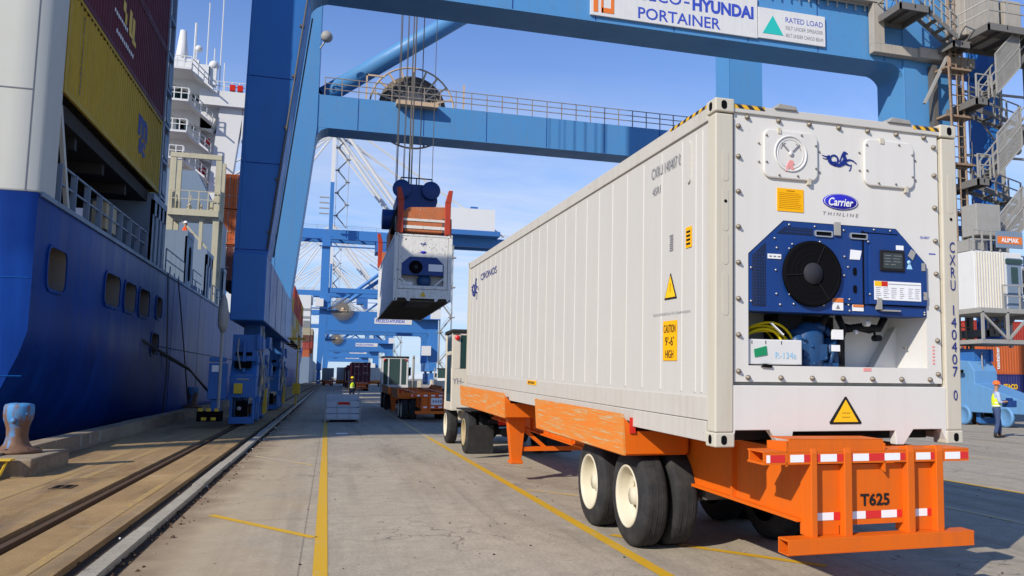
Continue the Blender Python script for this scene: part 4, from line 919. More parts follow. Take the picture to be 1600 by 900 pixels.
fc = thing('shade_rig', 'made-up shade caster on a barge, unseen on the water behind the viewer', 'crane', (-50, -12, -2.6), world=True)  # invented unseen caster, added to throw the shadow across the quay
m = MB(); m.box(-64, -36, -24, -4, -3.2, -1.0); build('barge', m, 'blue2', fc)
m = MB(); m.tube((-47.5, -9.2, -1), (-47.5, -9.2, 45), .8, 12, .5); m.prism([(-59.4, -16.8), (-47, -16.8), (-42, -9.4), (-49.6, -9.4)], 'z', 45, 45.6); build('shade_platform', m, 'blue2', fc)  # platform outline shaped to give the shadow edge on the quay
mark((-1.62, 25.35), (9.5, 25.1), .05, 'slot', name='ground')  # dark strip drawn in for the thin cable shadow across the apron
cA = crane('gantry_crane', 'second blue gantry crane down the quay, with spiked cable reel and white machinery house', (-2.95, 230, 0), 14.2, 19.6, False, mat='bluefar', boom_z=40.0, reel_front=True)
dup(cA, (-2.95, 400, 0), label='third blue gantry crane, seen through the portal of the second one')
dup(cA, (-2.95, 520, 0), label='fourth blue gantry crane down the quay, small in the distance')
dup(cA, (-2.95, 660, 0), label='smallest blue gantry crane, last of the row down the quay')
# far crane sign boards are part of each crane: build on the second, third, fourth, fifth
for q in [o for o in list(COL.objects) if o.name.startswith('gantry_crane') and o.location.y > 200]:
    m = MB(); m.box(14, 24, -0.06, 0.03, 16.4, 18.0); b = build('sign_board', m, 'signwhite', q)
    text('PACECO-HYUNDAI', 'signblue', b, (18.2, -0.07, 17.2), (7.6, 0.9), bold=0.03, **REAR)

# --- details of the near crane (world coordinates, parts of c1)
OFF[c1.name] = Vector(c1.location)
m = MB(); m.box(9.95, 17.85, 31.93, 32.04, 17.13, 19.05); m.box(17.89, 21.35, 31.93, 32.04, 17.18, 18.62)
sb = build('sign_board', m, 'signwhite', c1, bevel=0.01)
text('PACECO', 'signblue', sb, (12.62, 31.925, 18.38), (3.0, 0.54), bold=0.012, **REAR)
m = MB(); m.box(14.25, 14.5, 31.918, 31.926, 18.25, 18.33); build('hyphen', m, 'signblue', sb)
text('HYUNDAI', 'signblue', sb, (16.15, 31.925, 18.27), (3.0, 0.60), bold=0.045, **REAR)
text('PORTAINER', 'signblue', sb, (14.05, 31.925, 17.52), (3.9, 0.52), bold=0.012, **REAR)
m = MB(); m.box(10.08, 10.28, 31.916, 31.928, 17.28, 18.9); m.box(10.28, 11.0, 31.916, 31.928, 18.62, 18.9); m.box(10.86, 11.0, 31.916, 31.928, 17.5, 18.62); m.box(10.45, 11.0, 31.916, 31.928, 17.28, 17.5); m.box(10.42, 10.52, 31.916, 31.928, 17.28, 18.2)
build('emblem', m, 'orangeink', sb)
m = MB(); m.prism([(18.1, 17.42), (19.15, 17.42), (18.62, 18.3)], 'y', 31.916, 31.928); build('triangle', m, 'teal', sb)
text('RATED LOAD', 'signblue', sb, (20.25, 31.925, 18.2), (1.95, 0.25), **REAR)
text('50LT UNDER SPREADER', 'greyink', sb, (20.25, 31.925, 17.82), (1.95, 0.17), **REAR); text('60LT UNDER CARGO BEAM', 'greyink', sb, (20.25, 31.925, 17.47), (1.95, 0.17), **REAR)
m = MB()     # cable ducts on the near beam and right leg
m.box(20.5, 24.35, 31.55, 31.95, 19.55, 19.95); m.box(23.75, 24.35, 31.6, 31.99, 17.55, 19.56); m.box(23.75, 26.2, 31.6, 31.99, 17.15, 17.6); m.box(26.2, 28.0, 31.45, 31.99, 17.12, 17.62); m.box(28.0, 29.4, 31.5, 31.95, 16.95, 17.45)
build('cable_duct', m, 'duct', c1, bevel=0.02)
m = MB(); m.bar((18, 31.9, 19.5), (23.7, 31.9, 19.5), .08, .08)
for i in range(12): m.bar((18+i*.5, 31.9, 19.2), (18+i*.5, 31.9, 19.6), .05, .05)
m.bar((26.2, 31.3, 14.8), (27.6, 31.2, 17.4), .12, .12)
build('ladder_bracket', m, 'galv', c1)
m = MB()
for z in (6.35, 9.6, 12.9):
    f = (z-6.2)/10.2; m.box(-3.5+.15*f, -2.35+1.05*f, 31.985, 32.0, z, z+.025)
for i in range(7): m.box(3+i*3.6, 3.03+i*3.6, 32.035, 32.05, 16.95, 19.65); m.box(1+i*3.9, 1.03+i*3.9, 50.035, 50.05, 16.55, 18.45)
for y in (34, 38, 42, 46): m.box(-2.352, -2.34, y, y+.03, 3.8, 6.15)
build('weld_seam', m, 'navy', c1)
m = MB(); m.path([(-2.38, 31.93, 6.4), (-1.36, 31.93, 16.3)], .035, 6); m.path([(-2.30, 34.1, 6.4), (-1.25, 34.1, 16.3)], .03, 6)
for z in (7, 9, 11, 13, 15): f = (z-6.2)/10.2; m.box(-2.5+1.02*f, -2.34+1.02*f, 31.92, 32.0, z, z+.08)
build('conduit', m, 'rope', c1, whole=True)
# stair tower beside the landside leg
def platform(mb, x0, x1, y0, y1, z):
    mb.box(x0, x1, y0, y1, z-.05, z)
    for x in (x0, x1-.08): mb.box(x, x+.08, y0, y1, z-.32, z-.05)
    for y in (y0, y1-.08): mb.box(x0, x1, y, y+.08, z-.32, z-.05)
    n = max(2, int((x1-x0)/0.9))
    for i in range(1, n): mb.box(x0+(x1-x0)*i/n-.03, x0+(x1-x0)*i/n+.03, y0, y1, z-.22, z-.05)
def rails(mb, p, q, hh=1.1, n=None):
    p = Vector(p); q = Vector(q); n = n or max(1, int((q-p).length/0.9))
    for r in (1.0, .55): mb.bar(p+Vector((0, 0, hh*r)), q+Vector((0, 0, hh*r)), .05, .05)
    for i in range(n+1):
        a = p.lerp(q, i/n); mb.bar(a, a+Vector((0, 0, hh)), .06, .06)
pf = MB(); rl = MB(); st = MB(); st2 = MB()
platform(pf, 24.0, 25.6, 30.0, 31.9, 18.9); rails(rl, (24.0, 30.0, 18.9), (25.6, 30.0, 18.9)); rails(rl, (24, 30, 18.9), (24, 31.9, 18.9))
platform(pf, 28.2, 33.5, 29.3, 31.9, 18.2); platform(pf, 27.2, 28.2, 30.4, 31.9, 17.7); rails(rl, (28.2, 29.3, 18.2), (33.5, 29.3, 18.2)); rails(rl, (27.3, 30.3, 17.7), (28.2, 29.3, 18.2))
def stair(mb, rmb, p, q, wd=0.8, tread=0.24):
    p = Vector(p); q = Vector(q); d = q-p; n = max(3, int(abs(d.z)/tread))
    for y in (-wd/2, wd/2): mb.bar(p+Vector((0, y, 0)), q+Vector((0, y, 0)), .04, .24)
    for i in range(n):
        a = p.lerp(q, (i+.5)/n); mb.box(a.x-.13, a.x+.13, a.y-wd/2, a.y+wd/2, a.z-.02, a.z+.02)
    rails(rmb, p+Vector((0, -wd/2, 0)), q+Vector((0, -wd/2, 0)), 1.0, 4)
    rails(rmb, p+Vector((0, wd/2, 0)), q+Vector((0, wd/2, 0)), 1.0, 4)
stair(st, rl, (25.5, 30.6, 18.9), (27.3, 30.6, 17.7))
LV = [(31.5, 17.95, 28.7, 14.9), (31.6, 14.25, 28.6, 11.1), (31.5, 10.4, 28.5, 7.3), (31.5, 6.8, 28.8, 4.2)]
for i, (xa, za, xb, zb_) in enumerate(LV):
    stair(st, rl, (xa, 30.2, za), (xb, 30.2, zb_), 0.8)
    platform(pf, xa, xa+1.6, 29.7, 32.2, za); rails(rl, (xa, 29.7, za), (xa+1.6, 29.7, za)); rails(rl, (xa+1.6, 29.7, za), (xa+1.6, 32.2, za))
    platform(pf, xb-.7, xb, 30.0, 32.2, zb_); rails(rl, (xb-.7, 30.0, zb_), (xb, 30.0, zb_), n=1)
    if i < 3:
        xc, zc = LV[i+1][0], LV[i+1][1]; stair(st, rl, (xb, 31.6, zb_), (xc, 31.6, zc), 0.8)
build('stair_flight', st, 'grate', c1); build('stair_platform', pf, 'grate', c1); build('stair_handrail', rl, 'galv', c1)
m = MB()
for (xa, za, xb, zb_) in LV[:3]:
    x0_, x1_ = xb+.1, xb+1.5; g = 3.0/2.9
    zz0, zz1 = zb_+.1, zb_+.1+1.4*g
    for a_, b_ in (((x0_, zz0), (x1_, zz1)), ((x0_, zz0+1.9), (x1_, zz1+1.9)), ((x0_, zz0), (x0_, zz0+1.9)), ((x1_, zz1), (x1_, zz1+1.9)), ((x0_, zz0+.95), (x1_, zz1+.95))): m.bar((a_[0], 29.62, a_[1]), (b_[0], 29.62, b_[1]), .06, .06)
    for k in range(24):
        f = (k+.5)/24; m.bar((x0_+1.4*f, 29.62, zz0+1.4*g*f), (x0_+1.4*f, 29.62, zz0+1.4*g*f+1.9), .028, .01)
    for k in range(14):
        m.bar((x0_, 29.61, zz0+.136*k), (x1_, 29.61, zz1+.136*k), .01, .022)
build('stair_screen', m, 'galv', c1, whole=True)
m = MB()
for x in (28.9, 31.4, 33.0): m.bar((x, 32.1, 3.5), (x, 32.1, 18), .14, .14)
for z in (6.5, 9.6, 12.8, 16): m.bar((28.9, 32.1, z), (33, 32.1, z+.1), .1, .1); m.bar((28.9, 32.1, z), (31.4, 32.1, z-2.8), .07, .07)
for z in (5.4, 8.6, 12.0, 15.2): m.bar((33, 29.8, z), (33, 32.1, z), .1, .1)
m.bar((33, 29.8, 3.5), (33, 29.8, 18), .12, .12)
build('stair_tower_frame', m, 'galv', c1, whole=True)
m = MB()
for i in range(18):
    z = 3.5+i*.8; m.tube((28.45+.05*(i % 3), 31.0, z), (28.5+.05*(i % 2), 31.0, z+.8), .025, 5)
m.box(27.0, 27.25, 31.6, 31.95, 6.5, 16.9); m.box(28.6, 28.75, 31.7, 31.95, 4, 16)
build('cable_bundle', m, 'rope', c1, whole=True)
m = MB()
for x in (27.55, 28.25, 27.9): m.tube((x, 31.1, 3), (x, 31.1, 24), .06 if x != 27.9 else .035, 6)
m.tube((27.3, 30.7, 7), (27.1, 30.7, 17.0), .05, 6)
for i in range(40): m.box(27.5, 28.3, 31.07, 31.13, 3.3+i*.5, 3.34+i*.5)
for i in range(6): m.box(27.1, 28.6, 30.9, 31.6, 5+i*2.3, 5.1+i*2.3)
build('lift_mast', m, paint('rusty_mast', (0.33, 0.24, 0.16), .7, .4, .3, .6, 3), c1)
m = MB(); m.box(31.6, 32.4, 33, 34.5, 4, 30); m.box(29, 31.7, 33, 33.6, 9.1, 9.5); m.box(29, 31.7, 33, 33.6, 17.2, 17.7); m.bar((31.4, 33, 9.3), (30.2, 33, 7.6), .12, .12); m.bar((31.5, 33, 5.2), (28.5, 33, 7.8), .15, .15); build('outrigger_column', m, 'blue', c1)
lf = MB(); lf.box(26.2, 28.75, 28.6, 30.6, 4.95, 7.45); L_ = build('lift_cabin', lf, 'cabwhite', c1, bevel=0.03)
m = MB()
for i in range(11): m.box(26.3+i*.14, 26.34+i*.14, 28.57, 28.6, 5.0, 7.4)
build('cabin_rib', m, 'cabcream', L_)
m = MB(); m.box(27.9, 28.65, 28.56, 28.6, 5.0, 7.2); m.c = 1; m.box(28.1, 28.45, 28.54, 28.57, 6.1, 6.8); m.box(27.85, 28.7, 28.5, 28.6, 6.95, 7.15); build('cabin_door', m, ['shipbluegrey', 'glass'], L_)
m = MB(); m.box(26.1, 29.1, 28.2, 30.8, 4.75, 4.95); m.box(26.1, 29.0, 28.2, 30.8, 3.45, 3.62)
for x in (26.2, 27.5, 28.9): m.bar((x, 28.25, 3.6), (x, 28.25, 4.8), .1, .1)
m.bar((27.5, 28.25, 3.6), (28.8, 28.25, 4.8), .09, .09); m.bar((26.2, 28.25, 4.7), (27.5, 28.25, 3.6), .09, .09)
m.bar((28.9, 28.25, 3.6), (29.8, 28.25, 4.7), .09, .09); m.box(29, 30.5, 28.3, 29.5, 4.6, 4.75)
build('lift_platform', m, 'galv', c1)
m = MB(); rails(m, (27.3, 28.25, 4.95), (29.1, 28.25, 4.95), 1.0); rails(m, (29.1, 28.3, 4.75), (30.5, 28.3, 4.75), 1.1); rails(m, (26.2, 28.6, 7.45), (27.6, 28.6, 7.45), .9, 3)
m.box(26.3, 27.3, 29, 30.2, 7.5, 8.0); m.box(29.4, 30.2, 29, 29.6, 6.3, 6.8); m.tube((29.7, 29, 4.7), (29.7, 29, 6.3), .08, 6)
build('lift_handrail', m, 'galv', c1)
m = MB(); m.box(26.7, 28.0, 28.9, 29.8, 8.2, 9.6); build('lift_gear_box', m, 'galv', c1, bevel=.03)
m = MB(); m.box(27.35, 28.75, 28.5, 28.56, 7.62, 8.35); m.c = 1; m.box(27.4, 28.7, 28.49, 28.51, 7.8, 8.12); ls = build('lift_sign', m, ['shipbluegrey', 'orangeink'], c1)
text('ALIMAK', 'white', ls, (28.05, 28.48, 7.96), (0.95, 0.20), bold=.03, **REAR)
m = MB(); m.box(28.0, 30.0, 30.5, 31.8, 18.1, 20.6); m.box(30.4, 31.4, 30.6, 31.6, 18.1, 20.2); build('electrical_cabinet', m, 'duct', c1, bevel=.03)
m = MB(); m.sphere((25.2, 30.2, 20.1), 0.28); m.sphere((25.6, 30.2, 20.15), 0.25); m.box(31.0, 31.5, 29.6, 29.8, 12.9, 13.05); m.sphere((31.2, 31, 12.9), .2); m.lathe([(.01, 0), (.3, .05), (.34, .3)], (-0.95, 48.6, 21.6), 'y', 14); m.tube((-1.3, 49, 20.9), (-.9, 49, 21.6), .05, 6); build('flood_light', m, 'galv', c1)
# guarding of the near crane's sea side bogies
m = MB(); m.box(-4.0, -3.45, 31.0, 31.5, .95, 2.2); m.box(-4.0, -3.5, 31.0, 31.5, 2.25, 2.4); m.box(-3.9, -3.6, 31.1, 31.4, .3, .95); sbx = build('storm_brake_box', m, 'blue2', c1, bevel=.02)
m = MB(); m.box(-3.9, -3.62, 30.985, 31.0, 1.9, 2.12); build('notice', m, 'white', sbx)
m = MB(); m.box(-4.25, -3.5, 30.6, 31.3, 0.22, 0.55); m.c = 1
for x in (-4.2, -3.95, -3.7): m.box(x, x+.14, 30.58, 30.6, .56, .66)
for x in (-4.1, -3.8): m.box(x, x+.16, 30.58, 30.6, .26, .36)
build('rail_sweep', m, ['dark', 'yellow'], c1)
m = MB(); m.tube((-3.5, 29.9, .7), (-3.5, 29.9, 3.4), .05, 6); m.lathe([(.06, 3.2), (.16, 3.45), (.17, 3.9), (.1, 4.3), (.03, 4.5)], (-3.5, 29.9, 0), 'z', 10); build('warning_wand', m, 'galv', c1)
m = MB(); m.box(-2.0, -1.6, 49.8, 50.3, 0.8, 1.4); m.tube((-1.8, 50, .1), (-1.8, 50, 3.9), .04, 6); m.box(-2.6, -1.4, 49.9, 50.3, 3.9, 4.0); build('cable_guide', m, 'yellow', c1)
m = MB(); m.tube((24.6, 23.2, 1.5), (27.3, 23.0, 1.45), .13, 10, .10); m.lathe([(.02, 0), (.24, .05), (.28, .35), (.15, .6)], (24.3, 23.2, 1.5), 'x', 12); build('buffer', m, 'yellow', c1)
# landside bogie hood
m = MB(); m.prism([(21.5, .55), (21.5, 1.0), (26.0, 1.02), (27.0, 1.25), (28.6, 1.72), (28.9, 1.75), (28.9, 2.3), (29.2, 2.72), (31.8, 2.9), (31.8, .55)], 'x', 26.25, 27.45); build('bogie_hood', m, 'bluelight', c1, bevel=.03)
m = MB()
for y in (24.2, 27.3, 29.6): m.lathe([(.05, -.02), (.28, -.02), (.30, -.05), (.42, -.05), (.42, .10), (.05, .10)], (26.25, y, .43), 'x', 24)
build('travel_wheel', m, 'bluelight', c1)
m = MB(); m.box(26.0, 26.06, 29.3, 29.8, 2.2, 2.35); m.tube((26.0, 30.3, 1.2), (26.0, 30.3, 2.2), .04, 5); build('access_recess', m, 'dark', c1)

# hoist ropes, headblock, spreader, container
m = MB()
for i, (x, y) in enumerate(((2.75, 40.2), (3.1, 41), (3.25, 42.4), (3.45, 40.3), (3.6, 42.4), (3.85, 40.6), (4.0, 42.2), (4.55, 41.2), (2.85, 42.6), (3.3, 40.1))):
    m.tube((x, y, 11.2), (x+.1, y, 43), .018 if i % 3 else .028, 5)
build('hoist_rope', m, 'rope', c1)
m = MB(); m.tube((3.42, 41.2, 11.3), (3.45, 41.2, 43), .03, 5); build('spreader_cable', m, 'ropelight', c1)
sp = thing('spreader', 'orange telescopic spreader with blue headblock hanging from the crane ropes', 'spreader', (3.63, 41.4, 7.9), world=True)
m = MB(); m.box(2.55, 4.75, 35.4, 35.9, 8.0, 8.85); m.prism([(2.75, 8.85), (4.6, 8.85), (4.5, 9.15), (2.95, 9.05)], 'y', 35.45, 35.8)
m.box(2.55, 4.75, 46.9, 47.4, 8.0, 8.75); m.box(2.95, 3.35, 35.9, 46.9, 8.2, 8.7); m.box(3.9, 4.3, 35.9, 46.9, 8.2, 8.7); m.box(2.5, 4.8, 40.2, 42.6, 8.15, 8.95)
for x in (2.47, 4.55):
    for y in (35.3, 47.3): m.box(x, x+.25, y, y+.25, 7.86, 8.4)
spf = build('spreader_frame', m, paint('scuffed_orange', (0.55, 0.16, 0.05), .6, .5, .4, .45, 2, rustcol=(.35, .30, .24)), sp, bevel=.02)
m = MB(); m.box(2.65, 4.65, 35.37, 35.4, 8.12, 8.25); m.box(2.65, 4.65, 35.37, 35.4, 8.45, 8.55); build('frame_flange', m, 'reeferold', spf)
for (x, y, s) in ((2.62, 35.35, -1), (4.62, 35.35, 1), (2.45, 47.3, -1), (4.62, 47.3, 1)):
    m = MB(); m.box(x-.12, x+.12, y-.1, y+.12, 7.9, 9.3)
    m.hexa([(x-.13, y-.11, 9.3), (x+.13, y-.11, 9.3), (x+.13, y+.1, 9.3), (x-.13, y+.1, 9.3), (x-.09+s*.10, y-.14, 9.85), (x+.09+s*.10, y-.14, 9.85), (x+.09+s*.10, y, 9.85), (x-.09+s*.10, y, 9.85)])
    build('guide_flipper', m, 'flipred', sp, bevel=.02)
m = MB(); m.prism([(2.85, 9.7), (4.55, 9.7), (4.75, 10.4), (4.65, 11.2), (2.95, 11.2), (2.75, 10.4)], 'y', 40.3, 42.5)
for x in (3.0, 4.4):
    m.lathe([(.01, -.1), (.45, -.1), (.45, .1), (.01, .1)], (x, 40.15, 10.9), 'y', 18)
m.box(3.1, 3.4, 40.2, 40.3, 9.2, 9.9); m.box(4.0, 4.3, 40.2, 40.3, 9.2, 9.9); m.box(4.6, 4.85, 40.4, 41, 9.1, 9.8); m.lathe([(.01, -.3), (.5, -.3), (.5, .3), (.01, .3)], (2.45, 41, 9.5), 'x', 14)
hbk = build('headblock', m, 'unitblue', sp, bevel=.02)
m = MB(); m.bar((2.95, 40.3, 11.5), (4.45, 40.3, 11.5), .05, .05)
for x in (2.95, 3.7, 4.45): m.bar((x, 40.3, 11.2), (x, 40.3, 11.5), .05, .05)
m.box(2.5, 2.75, 36, 40, 8.6, 9.2); m.box(3.3, 4.0, 40.22, 40.3, 9.75, 10.0)
build('headblock_rail', m, 'dark', sp)
m = MB()
for i in range(14):
    x, y, z = random.uniform(2.6, 4.6), random.uniform(35.95, 39.5), random.uniform(8.2, 9.0); a, b = random.uniform(.08, .22), random.uniform(.1, .35); m.box(x-a, x+a, y-b, y+b, z-a*.8, z+a*.8)
for x in (2.62, 4.6): m.box(x-.2, x+.2, 35.38, 35.7, 8.0, 8.62); m.tube((x, 35.33, 8.3), (x, 35.5, 8.3), .09, 10)
for k in range(6): m.path([(2.7+.3*k, 35.6, 8.9), (2.8+.3*k, 37, 9.3), (3.2+.12*k, 40, 9.6)], .025, 5)
build('spreader_machinery', m, 'rope', sp, whole=True)
m = MB(); m.bar((2.9, 40.3, 9.7), (2.75, 36, 8.9), .14, .14); m.bar((4.4, 40.3, 9.7), (4.55, 36, 8.9), .14, .14); build('spreader_link', m, 'flipred', sp)
# ------------------------------------------------------------------ refrigerated containers
XR = (0.0, 0.0)
def horse(parent, ax, f, k0, mat='navy', mirror=False, sw=1.0):
    """winged sea horse emblem in a 1 x 0.42 box, f maps (u,v)->plane coords"""
    mb = MB()
    def S_(pts): strokes(mb, [(*f(a, b), c*sw) for a, b, c in pts], ax, *k0)
    sp = []
    for i in range(22):
        t = i/21*2*PI*1.45; r = 0.145-0.075*i/21; sp.append((0.33+r*math.cos(t+2.7)*1.05, 0.19+r*math.sin(t+2.7), 0.055-0.02*i/21))
    S_(sp); S_([(0.22, 0.27, .05), (0.12, 0.24, .03), (0.0, 0.27, .01)]); S_([(0.20, 0.22, .03), (0.10, 0.18, .02), (0.02, 0.20, .008)])
    S_([(0.33, 0.05, .05), (0.48, 0.05, .08), (0.60, 0.12, .12), (0.66, 0.22, .11), (0.62, 0.32, .09), (0.66, 0.39, .06), (0.72, 0.36, .035)])
    S_([(0.62, 0.42, .01), (0.58, 0.33, .04), (0.54, 0.25, .03), (0.50, 0.14, .03)])
    S_([(0.66, 0.18, .06), (0.78, 0.22, .04), (0.88, 0.20, .03), (0.98, 0.13, .02)]); S_([(0.66, 0.12, .06), (0.76, 0.08, .035), (0.83, 0.10, .025), (0.80, -0.02, .02), (0.76, -0.06, .015)])
    return build('emblem', mb, mat, parent)
def reefer(label, loc, rot, M1='reefer', Mp='reeferpost', Ms='reefer', full=True):
    t = thing('refrigerated_container', label, 'container', loc, rot)
    W, L, H = 2.438, 12.19, 2.896; M1e = 'reeferend' if full else M1
    e = 0.006 if full else 0
    for i, x in enumerate((0, W-0.165)):
        m = MB(); m.box(x, x+0.165, 0.0, 0.15, 0.12, H-0.13); p = build('corner_post', m, Mp, t, bevel=e*2)
        m = MB(); m.box(x, x+0.165, L-0.15, L, 0.12, H-0.13); build('corner_post', m, Mp, t)
        if full:
            m = MB(); c = x+0.09
            for z in ((1.95, 1.25) if i == 0 else (2.25,)): m.prism(rrect(c, z, 0.055, 0.36, 0.027), 'y', -0.003, 0.001)
            for z in (2.32, 1.62): m.prism(rrect(c, z, 0.055, 0.26, 0.027), 'y', -0.003, 0.001) if i == 0 else None
            build('post_plate', m, Mp, p)
            m = MB(); m.lathe([(.001, -.003), (.014, -.003), (.014, .0)], (c, -0.003, 2.02), 'y', 10); build('post_hole', m, 'dark', p)
    for x in (-0.004, W-0.174):
        for y in (-0.006, L-0.172):
            for z in (0, H-0.118):
                m = MB(); m.box(x, x+0.178, y, y+0.178, z, z+0.118); cc = build('corner_casting', m, Mp if full else M1, t, bevel=0.012)
                m = MB(); m.prism(rrect(x+0.089+(0.01 if x > 1 else -.01), z+0.059, 0.05, 0.075, 0.024), 'y', y-0.003, y+0.001)
                m.prism(rrect(y+0.089, z+0.059, 0.055, 0.075, 0.026), 'x', x-0.003 if x < 1 else x+.177, x+0.001 if x < 1 else x+0.181)
                if z > 1: m.prism(rrect(x+0.089, y+0.089, 0.06, 0.10, 0.028), 'z', z+.117, z+.121)
                build('lashing_hole', m, 'dark', cc)
    # rails, roof, side walls
    m = MB()
    for x0, x1 in ((0.0, 0.06), (W-0.06, W)):
        m.box(x0, x1, 0.17, L-0.17, 0.03, 0.20); m.box(x0+(0.012 if x0 < 1 else 0), x1-(0 if x0 < 1 else .012), 0.17, L-0.17, 0.205, 0.40); m.box(x0, x1, 0.15, L-0.15, H-0.16, H-0.02)
    m.box(0.165, W-0.165, L-0.12, L, 0.03, H-0.03)
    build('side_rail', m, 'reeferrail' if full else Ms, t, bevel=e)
    for x, sg in ((0.02, -1), (W-0.02, 1)):
        m = MB(); m.box(min(x, x-sg*.03), max(x, x-sg*.03), 0.15, L-0.15, 0.39, H-0.15)
        ys = [0.30, 0.43]+[0.72+0.475*i for i in range(24)]
        for yy in ys:
            if yy < L-0.3: m.prism([(x-sg*.001, yy-.026), (x+sg*.006, yy-.014), (x+sg*.006, yy+.014), (x-sg*.001, yy+.026)], 'z', 0.43, H-0.20)
        if full:
            m.prism(rrect(0.55, 2.47, 0.06, 0.38, 0.03), 'x', min(x, x+sg*.018), max(x, x+sg*.018))
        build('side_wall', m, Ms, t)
    m = MB(); m.box(0.06, W-0.06, 0.1, L-0.1, H-0.05, H-0.035); build('roof', m, Ms, t)
    m = MB(); m.box(0.06, W-0.06, 0.2, L-0.1, 0.10, 0.16)
    for i in range(20): m.box(0.06, W-0.06, 0.4+i*0.58, 0.46+i*0.58, 0.02, 0.10)
    if not full: m.box(0.7, 1.74, 0.2, 3.2, 0.0, .05)
    build('underframe', m, 'under' if full else 'underold', t)
    # end sill
    m = MB(); m.prism([(0.165, 0.02), (0.185, 0.135), (0.50, 0.135), (0.60, 0.0), (0.70, 0.0), (0.72, 0.12), (1.73, 0.12), (1.74, 0.0), (1.82, 0.0), (1.92, 0.13), (2.22, 0.13), (W-0.165, 0.02), (W-0.165, 0.50), (0.165, 0.50)], 'y', 0.006, 0.09)
    build('end_sill', m, M1e, t, bevel=e)
    # end wall pieces round the opening
    op = [(0.317, 0.665), (0.317, 1.60), (0.652, 1.90), (1.792, 1.90), (2.10, 1.60), (2.10, 0.665)]
    x0, x1, z0, z1 = 0.185, W-0.185, 0.53, 2.79; y0, y1 = 0.03, 0.075
    m = MB()
    m.prism([(x0, z0), (0.317, z0), (0.317, 1.60), (0.652, 1.90), (0.652, z1), (x0, z1)], 'y', y0, y1)
    m.prism([(0.652, 1.90), (1.792, 1.90), (1.792, z1), (0.652, z1)], 'y', y0, y1)
    m.prism([(1.792, 1.90), (2.10, 1.60), (2.10, z0), (x1, z0), (x1, z1), (1.792, z1)], 'y', y0, y1)
    m.prism([(0.317, z0), (2.10, z0), (2.10, 0.665), (0.317, 0.665)], 'y', y0, y1)
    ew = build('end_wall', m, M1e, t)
    m = MB(); m.box(0.165, x0, 0.08, 0.10, 0.5, H-.12); m.box(x1, W-0.165, 0.08, 0.10, 0.5, H-.12); m.box(0.165, W-0.165, 0.08, 0.10, 0.5, 0.53); build('gap_shade_strip', m, 'galv', t)  # grey strips behind the seams, colour stands in for shade in the gap
    m = MB(); m.box(0.165, W-0.165, 0.01, 0.14, 2.79, 2.86); build('end_header', m, M1, t, bevel=e)
    m = MB(); m.box(0.1, 2.34, 0.56, 0.60, 0.6, 2.0); m.box(0.30, 0.317, 0.075, 0.56, 0.66, 1.3)
    m.prism([(2.10, 0.66), (2.10, 1.3), (2.12, 1.3), (2.12, .66)], 'y', .075, .56); m.prism([(0.075, 0.645), (0.56, 0.665), (0.56, 0.64), (0.075, 0.62)], 'x', .30, 2.12)
    m.prism([(2.10, .665), (2.10, 1.05), (1.85, .665)], 'y', .45, .555)
    build('unit_recess', m, 'whitepart', t)
    # blue unit panel
    m = MB(); m.prism([(0.325, 1.12), (2.095, 1.12), (2.095, 1.595), (1.787, 1.893), (0.657, 1.893), (0.325, 1.595)], 'y', 0.022, 0.30)
    up_ = build('refrigeration_unit', m, 'unitblue', t)
    FX, FZ, FR = 0.911, 1.452, 0.283
    m = MB(); m.lathe([(FR-.03, .016), (FR, .014), (FR, -.012), (FR-.02, -.02), (FR-.035, -.012)], (FX, 0, FZ), 'y', 40); m.lathe([(.001, .013), (FR-.02, .013)], (FX, 0, FZ), 'y', 40)
    fan = build('fan_shroud', m, 'dark', up_)
    m = MB(); m.lathe([(.001, -.028), (.09, -.026), (.095, -.01)], (FX, 0, FZ), 'y', 24)
    build('fan_hub', m, 'greyblack', fan)
    m = MB()
    for k in range(6):
        a = R(20)+2*PI*k/6; P = [(FX+q*math.cos(a+da), dy, FZ+q*math.sin(a+da)) for q, da, dy in ((.09, 0, .004), (.25, -.12, .004), (.25, .42, -.012), (.09, .5, -.010))]
        m.add(P+[(x, y+.003, z) for x, y, z in P], [(0, 1, 2, 3), (7, 6, 5, 4), (0, 4, 5, 1), (1, 5, 6, 2), (2, 6, 7, 3), (3, 7, 4, 0)])
    build('fan_blade', m, plain('blade_black', (.009, .009, .011), .6), fan, whole=True)
    m = MB()
    for k in range(3):
        a = R(65)+2*PI*k/3; m.bar((FX+.09*math.cos(a), -.018, FZ+.09*math.sin(a)), (FX+.265*math.cos(a), -.018, FZ+.265*math.sin(a)), .006, .005, (0, 1, 0))
    for k in range(4): m.ring((FX, -.0165, FZ), 'y', .12+.045*k, .0009, 40, 3) if full else None
    build('fan_grille', m, 'ink', fan, whole=True)
    if not full:
        m = MB(); m.box(1.45, 2.05, 0.012, 0.022, 1.3, 1.6); build('notice', m, 'white', up_)
        m = MB(); m.lathe([(.01, 0), (.28, .02), (.3, .3)], (1.3, .15, .9), 'y', 16); build('compressor', m, 'compblue', t)
        for p, q in (((.33, .95), (.6, .7)), ((2.08, 1.0), (1.75, .7))):
            m = MB(); m.bar((p[0], .1, p[1]), (q[0], .1, q[1]), .06, .06); build('brace', m, 'whitepart', t)
        m = MB(); m.box(.33, .8, .06, .12, .68, .82); build('cover', m, 'whitepart', t)
        m = MB(); m.prism([(1.1, .2), (1.38, .2), (1.24, .43)], 'y', -.0, .006); build('warning_label', m, 'yellow', t)
        m = MB(); m.lathe([(.001, -.004), (.13, -.004), (.13, .003)], (1.22, .028, 2.1), 'y', 24)
        for v in m.v[:]: pass
        m.v = [(x, y, 2.1+(z-2.1)*.45) for x, y, z in m.v]; build('maker_oval', m, 'carrierblue', t)
